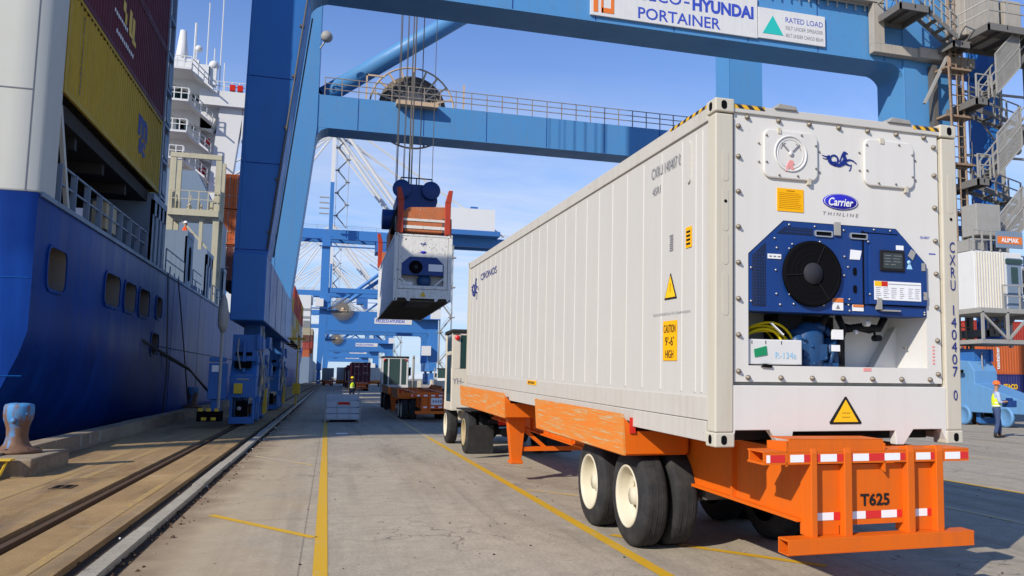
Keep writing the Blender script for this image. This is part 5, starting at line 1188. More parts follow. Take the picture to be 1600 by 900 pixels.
        horse(t, 'y', lambda a, b: (1.05+.35*a, 2.4+.35*b), (.024, .03), sw=.35)
        return t
    # ---- full detail ----
    m = MB()
    m.prism([(0.35, 1.16), (0.475, 1.16), (0.475, 1.70), (0.35, 1.585)], 'y', 0.018, 0.0225); m.prism([(0.58, 1.785), (0.93, 1.785), (0.93, 1.845), (0.66, 1.845)], 'y', 0.018, 0.0225)
    build('perforated_vent', m, 'mesh', up_)
    m = MB()
    for i in range(18):
        for j in range(5):
            z = 1.18+i*.026; x = .36+j*.025
            if z < 1.60: m.box(x, x+.008, .015, .0185, z, z+.010)
    for i in range(13):
        for j in range(2): m.box(.66+i*.02, .668+i*.02, .015, .0185, 1.80+j*.022, 1.81+j*.022)
    build('vent_pattern', m, 'unitblue', up_)
    m = MB()
    for x in (0.946, 1.30):
        A = rrect(x+.091, 1.806, .182, .055, .015); B_ = rrect(x+.091, 1.806, .152, .034, .008); n = len(A)
        for i in range(n): m.prism([A[i], A[(i+1) % n], B_[(i+1) % n], B_[i]], 'y', 0.008, 0.023)
    build('handle_frame', m, 'alu', up_)
    m = MB()
    for x in (0.946, 1.30): m.prism(rrect(x+.091, 1.806, .150, .032, .008), 'y', 0.0185, 0.023)
    for z in (1.494, 1.34): m.prism(rrect(1.35, z, .035, .07, .017), 'y', 0.0165, 0.0235)
    m.box(1.43, 1.442, .016, .0225, 1.19, 1.86); m.box(1.42, 1.455, .012, .0222, 1.825, 1.85); m.box(1.442, 1.80, .014, .0225, 1.84, 1.848); m.box(1.20, 2.09, .016, .0225, 1.205, 1.213)
    build('panel_gap', m, 'dark', up_)
    m = MB(); m.prism([(1.485, 1.215), (2.085, 1.215), (2.085, 1.59), (1.83, 1.835), (1.485, 1.835)], 'y', -0.004, 0.0215); cdoor = build('controller_door', m, 'unitblue', up_, bevel=.004)
    m = MB(); m.box(1.587, 1.841, -.02, -.004, 1.51, 1.695); scr = build('controller_screen', m, 'ink', cdoor, bevel=.006)
    m = MB(); m.box(1.615, 1.815, -.022, -.0195, 1.535, 1.67); build('screen_glass', m, plain('screen_dark_glass', (.03, .04, .035), .15), scr)
    m = MB()
    for i, wd in enumerate((.16, .14, .15, .10)): m.box(1.63, 1.63+wd*.4, -.0235, -.0215, 1.645-i*.026, 1.65-i*.026); m.box(1.63+wd*.6, 1.63+wd*1.1, -.0235, -.0215, 1.645-i*.026, 1.65-i*.026)
    build('screen_text', m, 'greyink', scr)
    m = MB(); m.box(1.527, 2.016, -.009, -.004, 1.255, 1.42); db = build('data_label', m, 'white', cdoor)
    m = MB(); m.box(1.53, 1.60, -.0105, -.0085, 1.375, 1.418); m.c = 1; m.box(1.601, 1.665, -.0105, -.0085, 1.375, 1.418)
    m.c = 2
    for cx in (1.54, 1.62, 1.70, 1.79, 1.88, 1.95):
        for i in range(6): m.box(cx, cx+random.uniform(.03, .058), -.0105, -.0088, 1.36-i*.017, 1.364-i*.017)
    m.box(1.67, 2.01, -.0105, -.0088, 1.395, 1.40)
    build('label_print', m, ['yellowlabel', 'red', 'greyink'], db)
    m = MB(); m.box(1.762, 1.838, -.009, -.004, 1.705, 1.745); m.box(0.495, 0.62, .014, .0215, 1.565, 1.605); m.box(1.32, 1.43, .014, .0215, 1.15, 1.205); m.box(1.12, 1.225, .014, .0215, 1.15, 1.255); m.prism([(1.30, 1.60), (1.40, 1.60), (1.42, 1.68), (1.31, 1.685)], 'y', .016, .0215)
    build('notice', m, 'white', up_)
    m = MB(); m.box(1.122, 1.223, .010, .0145, 1.22, 1.253); m.box(1.322, 1.428, .010, .0145, 1.185, 1.203); m.c = 1; m.prism([(1.15, 1.165), (1.19, 1.165), (1.17, 1.20)], 'y', .010, .0145); m.c = 2; m.box(1.51, 1.53, .0, .0, 0, 0) if 0 else None
    m.c = 1
    for i in range(3): m.box(.505+.04*i, .53+.04*i, .011, .0145, 1.58, 1.59)
    build('notice_print', m, ['orangeink', 'greyink', 'red'], up_)
    m = MB(); m.lathe([(.001, -.006), (.018, -.006), (.018, 0)], (1.895, -.004, 1.60), 'y', 12); m.prism([(1.87, 1.54), (1.93, 1.54), (1.91, 1.585), (1.89, 1.585)], 'y', -.007, -.003); build('key_switch', m, 'cyanink', cdoor)
    m = MB(); m.box(1.145, 1.20, .0, .03, 1.80, 1.915); m.prism([(1.885, 1.655), (1.93, 1.62), (1.965, 1.69), (1.92, 1.715)], 'y', -.014, -.004); m.box(2.03, 2.065, -.012, -.004, 1.53, 1.60); m.box(2.045, 2.078, -.012, -.004, 1.27, 1.34); m.box(1.555, 1.60, -.016, .02, 1.17, 1.27); m.box(1.6, 1.80, -.008, .02, 1.157, 1.170)
    build('latch', m, 'galv', up_)
    m = MB()
    for (x, z) in ((.336, 1.48), (.336, 1.2), (.56, 1.74), (.70, 1.865), (.58, 1.66), (.57, 1.47), (.575, 1.27), (.61, 1.18), (.73, 1.70), (.70, 1.66), (.70, 1.27), (.74, 1.19), (1.00, 1.735), (1.18, 1.455), (1.03, 1.19), (1.245, 1.62), (1.28, 1.53), (1.24, 1.455), (1.29, 1.25), (1.28, 1.2), (1.29, 1.15), (1.47, 1.76), (1.48, 1.30), (.95, 1.865), (1.55, 1.875), (2.07, 1.16), (2.07, 1.14), (1.24, 1.85), (1.72, 1.875)): m.lathe([(.001, -.012), (.009, -.011), (.010, 0)], (x, .022 if x < 1.45 or z > 1.84 or z < 1.2 else -.004, z), 'y', 8)
    build('screw', m, 'alu', up_)
    # lower bay
    m = MB(); m.box(.322, .842, .055, .40, .675, .885); cb = build('cover_box', m, 'whitepart', t, bevel=.01)
    m = MB(); m.prism([(.39, .735), (.505, .755), (.497, .83), (.382, .80)], 'y', .048, .056); build('green_sticker', m, 'green', cb)
    text('R-134a', 'cyanink', cb, (.68, .052, .755), (.20, .055), **REAR)
    m = MB(); m.box(.80, .40+.42, .05, .056, .67, .675); m.prism([(.43, .655), (.53, .648), (.53, .668), (.47, .68)], 'y', .01, .05)
    for x in (.36, .49, .64): m.box(x, x+.004, .051, .056, .845, .875)
    build('cover_latch', m, 'dark', cb)
    for k in range(9):
        m = MB(); P = []; cx, cz, rx, rz = .56+random.uniform(-.03, .03), .87+random.uniform(0, .03), .17+random.uniform(-.04, .05), .10+random.uniform(-.02, .04)
        for i in range(21): a = PI*i/20; P.append((cx-rx*math.cos(a)+.05*a/PI, .20+.02*k+.02*math.sin(a*3), cz+rz*math.sin(a)))
        m.path(P, .011, 6); build('power_cable', m, 'cableyellow', t)
    m = MB(); m.bar((.58, .12, 1.03), (.70, .12, .93), .022, .01); m.path([(.33, .2, 1.1), (.37, .2, 1.0), (.34, .22, .9)], .01, 6); build('cable_tag', m, 'white', t)
    m = MB(); m.sphere((1.05, .30, .96), .12, 16, 10, (1, .9, .85)); m.lathe([(.15, 0), (.16, .05), (.165, .28), (.15, .33)], (1.03, .31, .66), 'z', 18); m.box(.93, 1.16, .16, .30, .72, .86); m.lathe([(.001, 0), (.09, .01), (.10, .06), (.06, .08)], (.93, .18, .86), 'y', 14)
    m.tube((.9, .25, .8), (.84, .3, .85), .04, 8); m.tube((1.05, .28, .99), (1.18, .26, 1.02), .05, 10); m.box(.88, 1.3, .2, .45, .662, .70); m.lathe([(.085, 0), (.09, .25)], (1.30, .33, .67), 'z', 14); m.tube((1.30, .3, .92), (1.22, .28, 1.0), .03, 8); m.tube((1.2, .2, .67), (1.30, .24, .88), .02, 8)
    for (x, z) in ((.95, .74), (1.0, .84), (1.14, .74), (.93, .90), (1.02, .69)): m.lathe([(.001, -.02), (.012, -.02), (.012, .02)], (x, .155, z), 'y', 8)
    build('compressor', m, 'compblue', t)
    m = MB(); m.box(.76, 1.42, .45, .55, .70, 1.12); m.box(.76, 1.0, .30, .46, .95, 1.12); m.path([(1.33, .25, 1.12), (1.37, .22, 1.0), (1.34, .25, .85), (1.38, .28, .70)], .03, 8); m.path([(1.40, .3, 1.0), (1.60, .28, 1.03), (1.80, .3, 1.02), (1.86, .3, 1.12)], .035, 8); m.path([(1.4, .33, 1.05), (1.7, .3, .99), (1.82, .3, 1.03)], .02, 8)
    m.tube((1.745, .22, .93), (1.745, .30, .93), .03, 10); m.tube((1.745, .28, .93), (1.745, .3, 1.02), .012, 6); m.tube((1.15, .25, 1.0), (1.2, .22, 1.13), .03, 8); m.tube((1.3, .3, .68), (1.38, .3, .68), .05, 8); m.box(1.36, 1.40, .25, .45, .66, 1.0)
    build('pipework', m, 'ink', t)
    m = MB(); m.box(1.20, 1.31, .14, .16, .905, .99); m.box(1.20, 1.275, .14, .16, .80, .855); m.tube((1.57, .2, 1.06), (1.62, .2, 1.06), .03, 8); m.tube((1.5, .25, .98), (1.53, .25, .98), .02, 8); build('compressor_label', m, 'white', t)
    m = MB(); m.lathe([(.001, -.05), (.007, -.05), (.007, 0)], (2.06, .3, .85), 'y', 8); build('drain_pin', m, 'boltm', t)
    # bolts
    B = [(.22+.001*i, .616+.3*i) for i in range(0)]
    B += [(x, .565) for x in (.31, .618, .919, 1.222, 1.518, 1.82, 2.12)] + [(x, 2.76) for x in (.307, .608, .909, 1.207, 1.504, 1.805, 2.104)]
    B += [(.223, z) for z in (.616, .916, 1.216, 1.518, 1.818, 2.118, 2.416, 2.676)] + [(2.209, z) for z in (.613, .913, 1.213, 1.515, 1.815, 2.118, 2.416, 2.678)]
    m = MB(); m.lathe([(.001, -.030), (.012, -.030), (.013, -.016), (.021, -.014), (.022, 0)], (0, 0, 0), 'y', 10); b0 = build('bolt', m, 'boltm', t); b0.location = (B[0][0], .03, B[0][1])
    for x, z in B[1:]:
        b = b0.copy(); COL.objects.link(b); b.location = (x, .03, z)
    # hatches
    for i, (xc, zc) in enumerate(((.718, 2.468), (1.717, 2.478))):
        m = MB(); m.prism(rrect(xc, zc, .53, .425, .07, 6), 'y', .004, .031); hx = build('access_hatch', m, M1e, t, bevel=.012)
        m = MB()
        for dx, dz in ((-.24, .15), (-.24, -.08), (.1, .18), (.24, .1), (.24, -.1), (-.12, -.185), (.06, -.18), (-.3, .08), (-.3, -.08), (.29, .06), (.29, -.12)): m.lathe([(.001, -.012), (.008, -.011), (.009, 0)], (xc+dx, .004 if abs(dx) < .26 else .03, zc+dz), 'y', 8)
        build('hatch_screw', m, 'boltm', hx)
        m = MB(); m.box(xc-.10 if i else xc-.13, xc-.06 if i else xc-.10, -.004, .03, zc+.175, zc+.225); m.box(xc+.16, xc+.19, -.004, .03, zc-.245, zc-.19); build('hatch_latch', m, 'reeferpost', hx)
    m = MB(); m.ring((.711, .002, 2.477), 'y', .152, .009, 40, 6); m.ring((.711, .003, 2.477), 'y', .125, .004, 40, 5); m.lathe([(.001, -.008), (.022, -.008), (.022, .004)], (.711, .0, 2.477), 'y', 12); hv = build('vent_disc', m, 'whitepart', t)
    m = MB()
    for a in (135, 45): m.bar((.711+.03*math.cos(R(a)), -.001, 2.477+.03*math.sin(R(a))), (.711+.12*math.cos(R(a)), -.001, 2.477+.12*math.sin(R(a))), .012, .006, (0, 1, 0))
    m.ring((.711, .0, 2.477), 'y', .105, .003, 12, 4, R(20), R(60)); m.ring((.711, .0, 2.477), 'y', .105, .003, 12, 4, R(120), R(160)); build('vent_slot', m, 'greyink', hv)
    m = MB(); m.prism([(.70, 2.42), (.73, 2.42), (.745, 2.39), (.725, 2.38), (.745, 2.34), (.715, 2.34), (.70, 2.37), (.685, 2.32), (.655, 2.32), (.675, 2.38)], 'y', -.002, .0035); build('red_mark', m, 'pink', hv)
    horse(ew, 'y', lambda a, b: (1.035+.36*a, 2.405+.36*b), (.024, .0305), sw=.36)
    m = MB(); m.box(.592, .848, .024, .0305, 1.98, 2.178); yl = build('yellow_notice', m, 'amber', ew)
    m = MB(); m.c = 0; m.box(.68, .76, .022, .0245, 2.155, 2.161)
    for i in range(9): m.box(.605, .605+random.uniform(.19, .225), .022, .0245, 2.135-i*.016, 2.137-i*.016)
    build('notice_print', m, plain('dark_amber_ink', (.35, .15, .01), .5), yl)
    m = MB(); m.lathe([(.001, -.004), (.175, -.004), (.178, .002)], (1.22, .0265, 2.1), 'y', 48); m.v = [(x, y, 2.1+(z-2.1)*.40) for x, y, z in m.v]; ov = build('maker_oval', m, 'carrierblue', ew)
    m = MB(); m.ring((1.22, .0225, 2.1), 'y', .165, .003, 48, 4); m.v = [(x, y, 2.1+(z-2.1)*.39) for x, y, z in m.v]; build('oval_outline', m, 'white', ov)
    text('Carrier', 'white', ov, (1.22, .0225, 2.098), (.25, .072), shear=.25, bold=.02, **REAR)
    text('T H I N L I N E', 'greyink', ew, (1.22, .0285, 1.991), (.36, .03), shear=.2, **REAR)
    text('QUEST', 'signblue', ew, (2.098, .0285, 1.838), (.105, .024), bold=.01, **REAR)
    m = MB(); m.box(2.14, 2.21, .027, .0305, 1.69, 1.70); m.c = 1
    for i in range(6): m.box(2.155, 2.18, .027, .0305, .70+i*.03, .715+i*.03)
    m.box(1.43, 1.51, .027, .0305, .63, .66); build('small_print', m, ['signblue', 'pink'], ew)
    text('CXRU', 'navy', t, (2.365, -.006, 1.59), (.065, .44), vertical=True, **REAR); text('140407', 'navy', t, (2.365, -.006, .915), (.06, .64), vertical=True, **REAR); text('0', 'navy', t, (2.365, -.006, .43), (.045, .09), **REAR)
    m = MB(); m.prism([(1.075, .18), (1.377, .18), (1.385, .195), (1.237, .412), (1.223, .412), (1.068, .195)], 'y', .0015, .006); wt = build('warning_label', m, 'ink', t)
    m = MB(); m.prism([(1.105, .198), (1.350, .198), (1.229, .385)], 'y', -.001, .0025); build('warning_yellow', m, 'yellowlabel', wt)
    m = MB(); m.box(1.19, 1.27, -.002, 0, .27, .277); m.box(1.19, 1.27, -.002, 0, .235, .242); build('warning_print', m, plain('dim_amber', (.4, .2, .02)), wt)
    m = MB(); m.box(.165, .47, .0085, .0105, 2.825, 2.856); m.box(1.98, 2.27, .0085, .0105, 2.825, 2.856); m.box(.165, .47, .01, .12, 2.861, 2.863); m.box(1.98, 2.27, .01, .12, 2.861, 2.863); build('hazard_tape', m, 'hazx', t)
    m = MB(); m.box(-.003, .001, .17, .95, H-.045, H-.02); m.box(0, .05, .17, .95, H-.0195, H-.0175); build('hazard_tape', m, 'hazy', t)
    m = MB(); m.prism([(.555, 2.857), (.60, 2.905), (.76, 2.895), (.78, 2.857)], 'y', -.01, .12); m.prism([(1.70, 2.857), (1.745, 2.905), (1.93, 2.895), (1.95, 2.857)], 'y', -.01, .12); build('roof_lug', m, 'galv', t, bevel=.006)
    # side lettering (seen from the quay)
    sx = .0115
    text('CXRU 140407 0', 'greyink', t, (sx, 1.08, 2.545), (.70, .105), **SIDE); text('45R1', 'greyink', t, (sx, 1.30, 2.36), (.21, .075), **SIDE)
    text('CRONOS', 'navy', t, (sx, 9.92, 2.42), (1.62, .135), **SIDE)
    horse(t, 'x', lambda a, b: (11.85-.9*a, 2.05+1.0*b), (.004, .012), sw=.55)
    m = MB(); m.box(.012, .017, .80, 1.115, .70, 1.068); cl = build('caution_label', m, 'amber', t)
    text('CAUTION', 'ink', cl, (.010, .957, .995), (.27, .075), **SIDE); text("9'-6'", 'ink', cl, (.010, .957, .88), (.2, .085), **SIDE); text('HIGH', 'ink', cl, (.010, .957, .76), (.18, .075), **SIDE)
    m = MB(); m.prism([(.81, 1.27), (1.09, 1.27), (.95, 1.51)], 'x', .012, .017); w2 = build('warning_label', m, 'ink', t)
    m = MB(); m.prism([(.835, 1.285), (1.065, 1.285), (.95, 1.485)], 'x', .009, .013); build('warning_yellow', m, 'yellowlabel', w2)
    m = MB(); m.box(.009, .013, .935, .96, 1.33, 1.42); build('warning_print', m, 'amber', w2)
    m = MB(); m.box(.012, .017, .495, .615, 1.70, 1.885); m.box(.004, .009, 5.9, 6.45, .335, .40); y3 = build('yellow_label', m, 'amber', t)
    m = MB()
    for i in range(4): m.box(.009, .0125, .515, .595, 1.725+i*.036, 1.743+i*.036)
    for i in range(5): m.box(.001, .0045, 6.0+i*.085, 6.05+i*.085, .35, .385)
    build('label_print', m, 'ink', y3)
    m = MB()
    for i in range(8): m.box(.013, .0165, .90, .985+random.uniform(-.02, 0), 1.86-i*.02, 1.868-i*.02)
    build('rating_print', m, 'greyink', t)
    text('NON-LOADING for DC railwaytransport', 'greyink', t, (sx, .935, 1.135), (.85, .03), **SIDE)
    return t
RR = (0.019, 0, 0.0088)
reefer('large clean white refrigerated container with blue cooling unit, on the orange trailer numbered T625', (2.995, 6.13, 1.21), RR)
h2 = reefer('scuffed white refrigerated container hanging in the air under the orange spreader', (2.41, 35.3, 5.0), (0, 0, 0), 'reeferold', 'reeferold', 'reeferoldside', False)

# ------------------------------------------------------------------ trailer and tractor
def wheel(parent, x0, x1, y, z, r, rim, side=-1, n=36, name='wheel'):
    w_ = x1-x0; m = MB(); rr = r*0.62
    prof = [(rr, 0.0), (r*.80, -.004), (r*.93, .012), (r*.985, .035), (r, .06), (r, w_-.06), (r*.985, w_-.035), (r*.93, w_-.012), (r*.80, w_+.004), (rr, w_)]
    m.lathe(prof, (x0, y, z), 'x', n, cap=False)
    for k in (.3, .5, .7): m.ring((x0+w_*k, y, z), 'x', r-.002, .006, n, 4)
    t = build(name, m, 'tyre', parent)
    m = MB()
    if side < 0: P = [(rr+.006, .03), (rr+.006, -.004), (rr-.004, -.012), (rr-.02, -.004), (rr-.03, .02), (rr*.84, .11), (rr*.80, .15), (rr*.42, .15), (rr*.40, .13), (rr*.30, .12), (rr*.28, .05), (.001, .045)]; m.lathe(P, (x0, y, z), 'x', n, cap=False)
    else: P = [(rr+.006, w_-.03), (rr+.006, w_+.004), (rr-.02, w_), (rr*.84, w_-.1), (.001, w_-.12)]; m.lathe(P, (x0, y, z), 'x', n, cap=False)
    rm = build('rim', m, rim, t)
    if side < 0:
        m = MB()
        for k in range(8): a = 2*PI*k/8; m.lathe([(.001, -.012), (.015, -.012), (.015, .05)], (x0+.14, y+rr*.55*math.cos(a), z+rr*.55*math.sin(a)), 'x', 6)
        m.lathe([(rr*.50, .0), (rr*.60, .0), (rr*.60, .01), (rr*.50, .01)], (x0+.145, y, z), 'x', 20, cap=False)
        build('hub', m, 'rimtan', rm, whole=True)
    return t
def trailer():
    t = thing('container_trailer', 'bright orange container trailer numbered T625 under the large white container', 'trailer', (2.995, 6.13, 1.21), RR)
    for x0 in (0.62, 1.80):
        m = MB(); m.box(x0+.05, x0+.09, -.20, 12.3, -.555, -.03); m.box(x0, x0+.16, -.20, 12.3, -.575, -.55); m.box(x0, x0+.16, -.2, 12.3, -.035, -.012)
        for i in range(9): m.box(x0+.0, x0+.05, .9+i*1.3, .93+i*1.3, -.55, -.035)
        build('main_beam', m, 'orange', t)
    m = MB()
    for yy in (1.0, 4.6, 6.6, 9.4, 11.4): m.box(.75, 1.85, yy, yy+.1, -.42, -.05)
    m.prism([(.75, -.35), (1.85, -.35), (1.85, -.30), (.75, -.30)], 'y', 0, 12); build('cross_member', m, 'orange', t)
    for (a, b) in ((1.87, 5.485), (7.65, 12.25)):
        for s, u0 in ((-1, -.075), (1, 2.513)):
            m = MB(); m.hexa([(u0-.012-s*.0, a, -.26), (u0+.012, a, -.26), (u0+.012, b, -.26), (u0-.012, b, -.26), (u0-.012+s*.03, a, .155), (u0+.012+s*.03, a, .155), (u0+.012+s*.03, b, .155), (u0-.012+s*.03, b, .155)])
            build('guide_plate', m, 'scraped', t)
            m = MB(); c_ = 0 if s < 0 else 2.438
            for yy in (a+.001, b-.05):
                m.prism([(u0+s*.03, .14), (u0-s*.0, -.25), (c_-s*.62, -.25), (c_-s*.62, -.02), (c_-s*.02, -.02), (c_-s*.0, .02)], 'y', yy, yy+.04)
            m.box(min(u0, c_-s*.62), max(u0, c_-s*.62), a+.04, b-.05, -.27, -.245)
            build('bolster', m, 'orange', t)
    m = MB(); m.box(.0, 2.438, 1.95, 2.2, -.24, -.02); m.box(0, 2.438, 8.0, 8.2, -.24, -.02); m.box(0, 2.438, 11.6, 11.9, -.24, -.02); build('cross_bolster', m, 'orange', t)
    m = MB(); m.box(.02, .022, 1.862, 1.868, -.05, .03); m.box(-.03, .03, 1.85, 1.868, -.04, .12); build('reflector', m, 'red', t)
    # rear frame
    m = MB(); m.box(.245, 2.19, -.34, -.08, -.105, -.088); m.box(.245, 2.19, -.34, -.08, -.012, .0); m.box(.245, 2.19, -.12, -.10, -.09, -.011); m.box(.245, 2.19, -.338, -.325, -.09, -.011)
    m.prism([(.45, 0), (1.36, 0), (1.34, .085), (.47, .095)], 'y', -.335, -.32); m.prism([(-.34, -.12), (-.34, .08), (-.05, .06), (-.05, -.10)], 'x', .44, .455) ; m.prism([(-.34, -.18), (-.34, .05), (-.05, .05), (-.05, -.02)], 'x', 1.345, 1.36)
    m.prism([(.47, .093), (1.34, .085), (1.34, .077), (.47, .085)], 'y', -.335, -.05)
    build('rear_beam', m, 'orange', t)
    m = MB(); m.box(.665, 1.93, -.285, -.265, -.60, -.12); m.prism([(.665, -.60), (.95, -.60), (.95, -.668), (.665, -.668)], 'y', -.285, -.265); m.prism([(1.63, -.60), (1.93, -.60), (1.93, -.668), (1.63, -.668)], 'y', -.285, -.265); rp = build('rear_plate', m, 'orange', t)
    for x in (.66, .965, 1.565, 1.85):
        wd = .055 if x in (.66,) else .07
        m = MB(); m.prism([(-.35, -.675), (-.35, -.02), (-.33, .03), (-.18, .0), (-.18, -.675)], 'x', x, x+wd); build('upright', m, 'orange', t, bevel=.005)
    m = MB(); z0, z1, q0, q1 = -.79, -.67, -.40, -.25
    for (zz0, zz1, qq0, qq1) in ((z0, z0+.01, q0, q1), (z1-.01, z1, q0, q1), (z0+.01, z1-.01, q0, q0+.01), (z0+.01, z1-.01, q1-.01, q1)): m.box(.42, 2.17, qq0, qq1, zz0, zz1)
    build('bumper', m, 'orange', t, bevel=.003)
    m = MB()
    for a, b in ((.27, .43), (.48, .655), (.72, .96), (1.04, 1.55)): m.box(a, b, -.3415, -.338, -.088, -.03)
    for a, b in ((1.66, 1.84), (1.95, 2.18)): m.box(a, b, -.3415, -.338, -.088, -.03)
    for a, b in ((.73, .96), (1.04, 1.55), (1.67, 1.84)): m.box(a, b, -.2885, -.285, -.555, -.495)
    build('reflective_tape', m, 'refl', t)
    # running gear
    m = MB()
    for yy in (2.27, 3.57): m.tube((.35, yy, -.69-.019*yy), (2.1, yy, -.69-.019*yy), .075, 12); m.box(.78, .92, yy-.5, yy+.5, -.72, -.62); m.box(1.5, 1.65, yy-.5, yy+.5, -.72, -.62)
    m.box(.7, .95, 2.6, 3.2, -.75, -.5); build('axle', m, 'rope', t)
    for yy in (2.27, 3.57):
        zc = -1.21+.52-.019*yy
        for k, (a, b) in enumerate(((.10, .38), (.43, .71), (1.72, 2.0), (2.05, 2.33))): wheel(t, a, b, yy, zc, .52, 'rimcream', -1 if k < 2 else 1)
    for (u, yy) in ((.20, 8.0), (1.75, 8.0)):
        m = MB(); m.hexa([(u-.09, yy-.07, -1.02), (u+.09, yy-.07, -1.02), (u+.09, yy+.07, -1.02), (u-.09, yy+.07, -1.02), (u-.17, yy-.1, -.27), (u+.15, yy-.1, -.27), (u+.15, yy+.1, -.27), (u-.17, yy+.1, -.27)])
        m.box(u-.11, u+.11, yy-.12, yy+.12, -1.06, -1.01)
        build('landing_leg', m, 'orange', t, bevel=.01)
    m = MB(); m.box(.3, 1.7, 7.95, 8.05, -.85, -.78); m.bar((.3, 8, -.45), (.75, 8, -.82), .06, .06); m.bar((1.7, 8, -.45), (1.2, 8, -.82), .06, .06); build('landing_brace', m, 'orange', t)
    return t, rp
tr, rp = trailer()
tr2 = dup(tr, (2.90, 34.1, 1.12), (0.012, 0, 0.004), 'empty orange trailer with a white number plate, behind the second yard tractor')
trq = [dup(tr, (2.75+.0*i, y, 1.12), (0.0, 0, 0), lab) for i, (y, lab) in enumerate(((114, 'orange trailer under the first dark maroon container of the waiting row'), (141, 'trailer under the middle maroon container of the waiting row'), (167, 'trailer under the last brown container of the waiting row')))]
m_ = text('T625', 'ink', rp, (1.29, -.2885, -.405), (.28, .10), bold=.03, **REAR)
m = MB(); m.box(1.05, 1.5, -.30, -.285, -.43, -.15); 
pl = build('number_plate', m, 'white', tr2)
m = MB()
for i in range(4): m.box(1.12+i*.1, 1.18+i*.1, -.3025, -.3005, -.34, -.24)
build('number_print', m, 'greyink', pl, whole=True)
for i, (y, cm, lab) in enumerate(((114.0, 'cmar', 'dark maroon container with its doors facing back, first in the waiting truck row'), (141, 'cmar', 'maroon container second in the waiting truck row'), (167, 'cbrn', 'brown container last in the waiting truck row'))):
    c = container('shipping_container', lab, (2.75, y, 1.22), cm, group='containers on the waiting trucks', detail=0)
    if i == 0:
        m = MB(); m.box(.45, 1.0, -.02, .0, 1.95, 2.1); m.box(1.55, 1.95, -.02, .0, 2.0, 2.1); m.box(1.5, 2.1, -.02, 0, 1.2, 1.25); build('door_print', m, 'pink', c)
container('shipping_container', 'grey container on a truck far down the quay, straight ahead', (-1.6, 185, 1.2), 'cgry', detail=0)
dup(tr, (-1.6, 185, 1.12), (0, 0, 0), 'trailer under the far grey container straight ahead')
cw = container('shipping_container', 'far white container lying crosswise on an orange trailer', (13.5, 172, 1.2), 'cwht', rot=(0, 0, R(90)), detail=0)
dup(tr, (13.5, 172, 1.12), (0, 0, R(90)), 'orange trailer under the far white crosswise container')
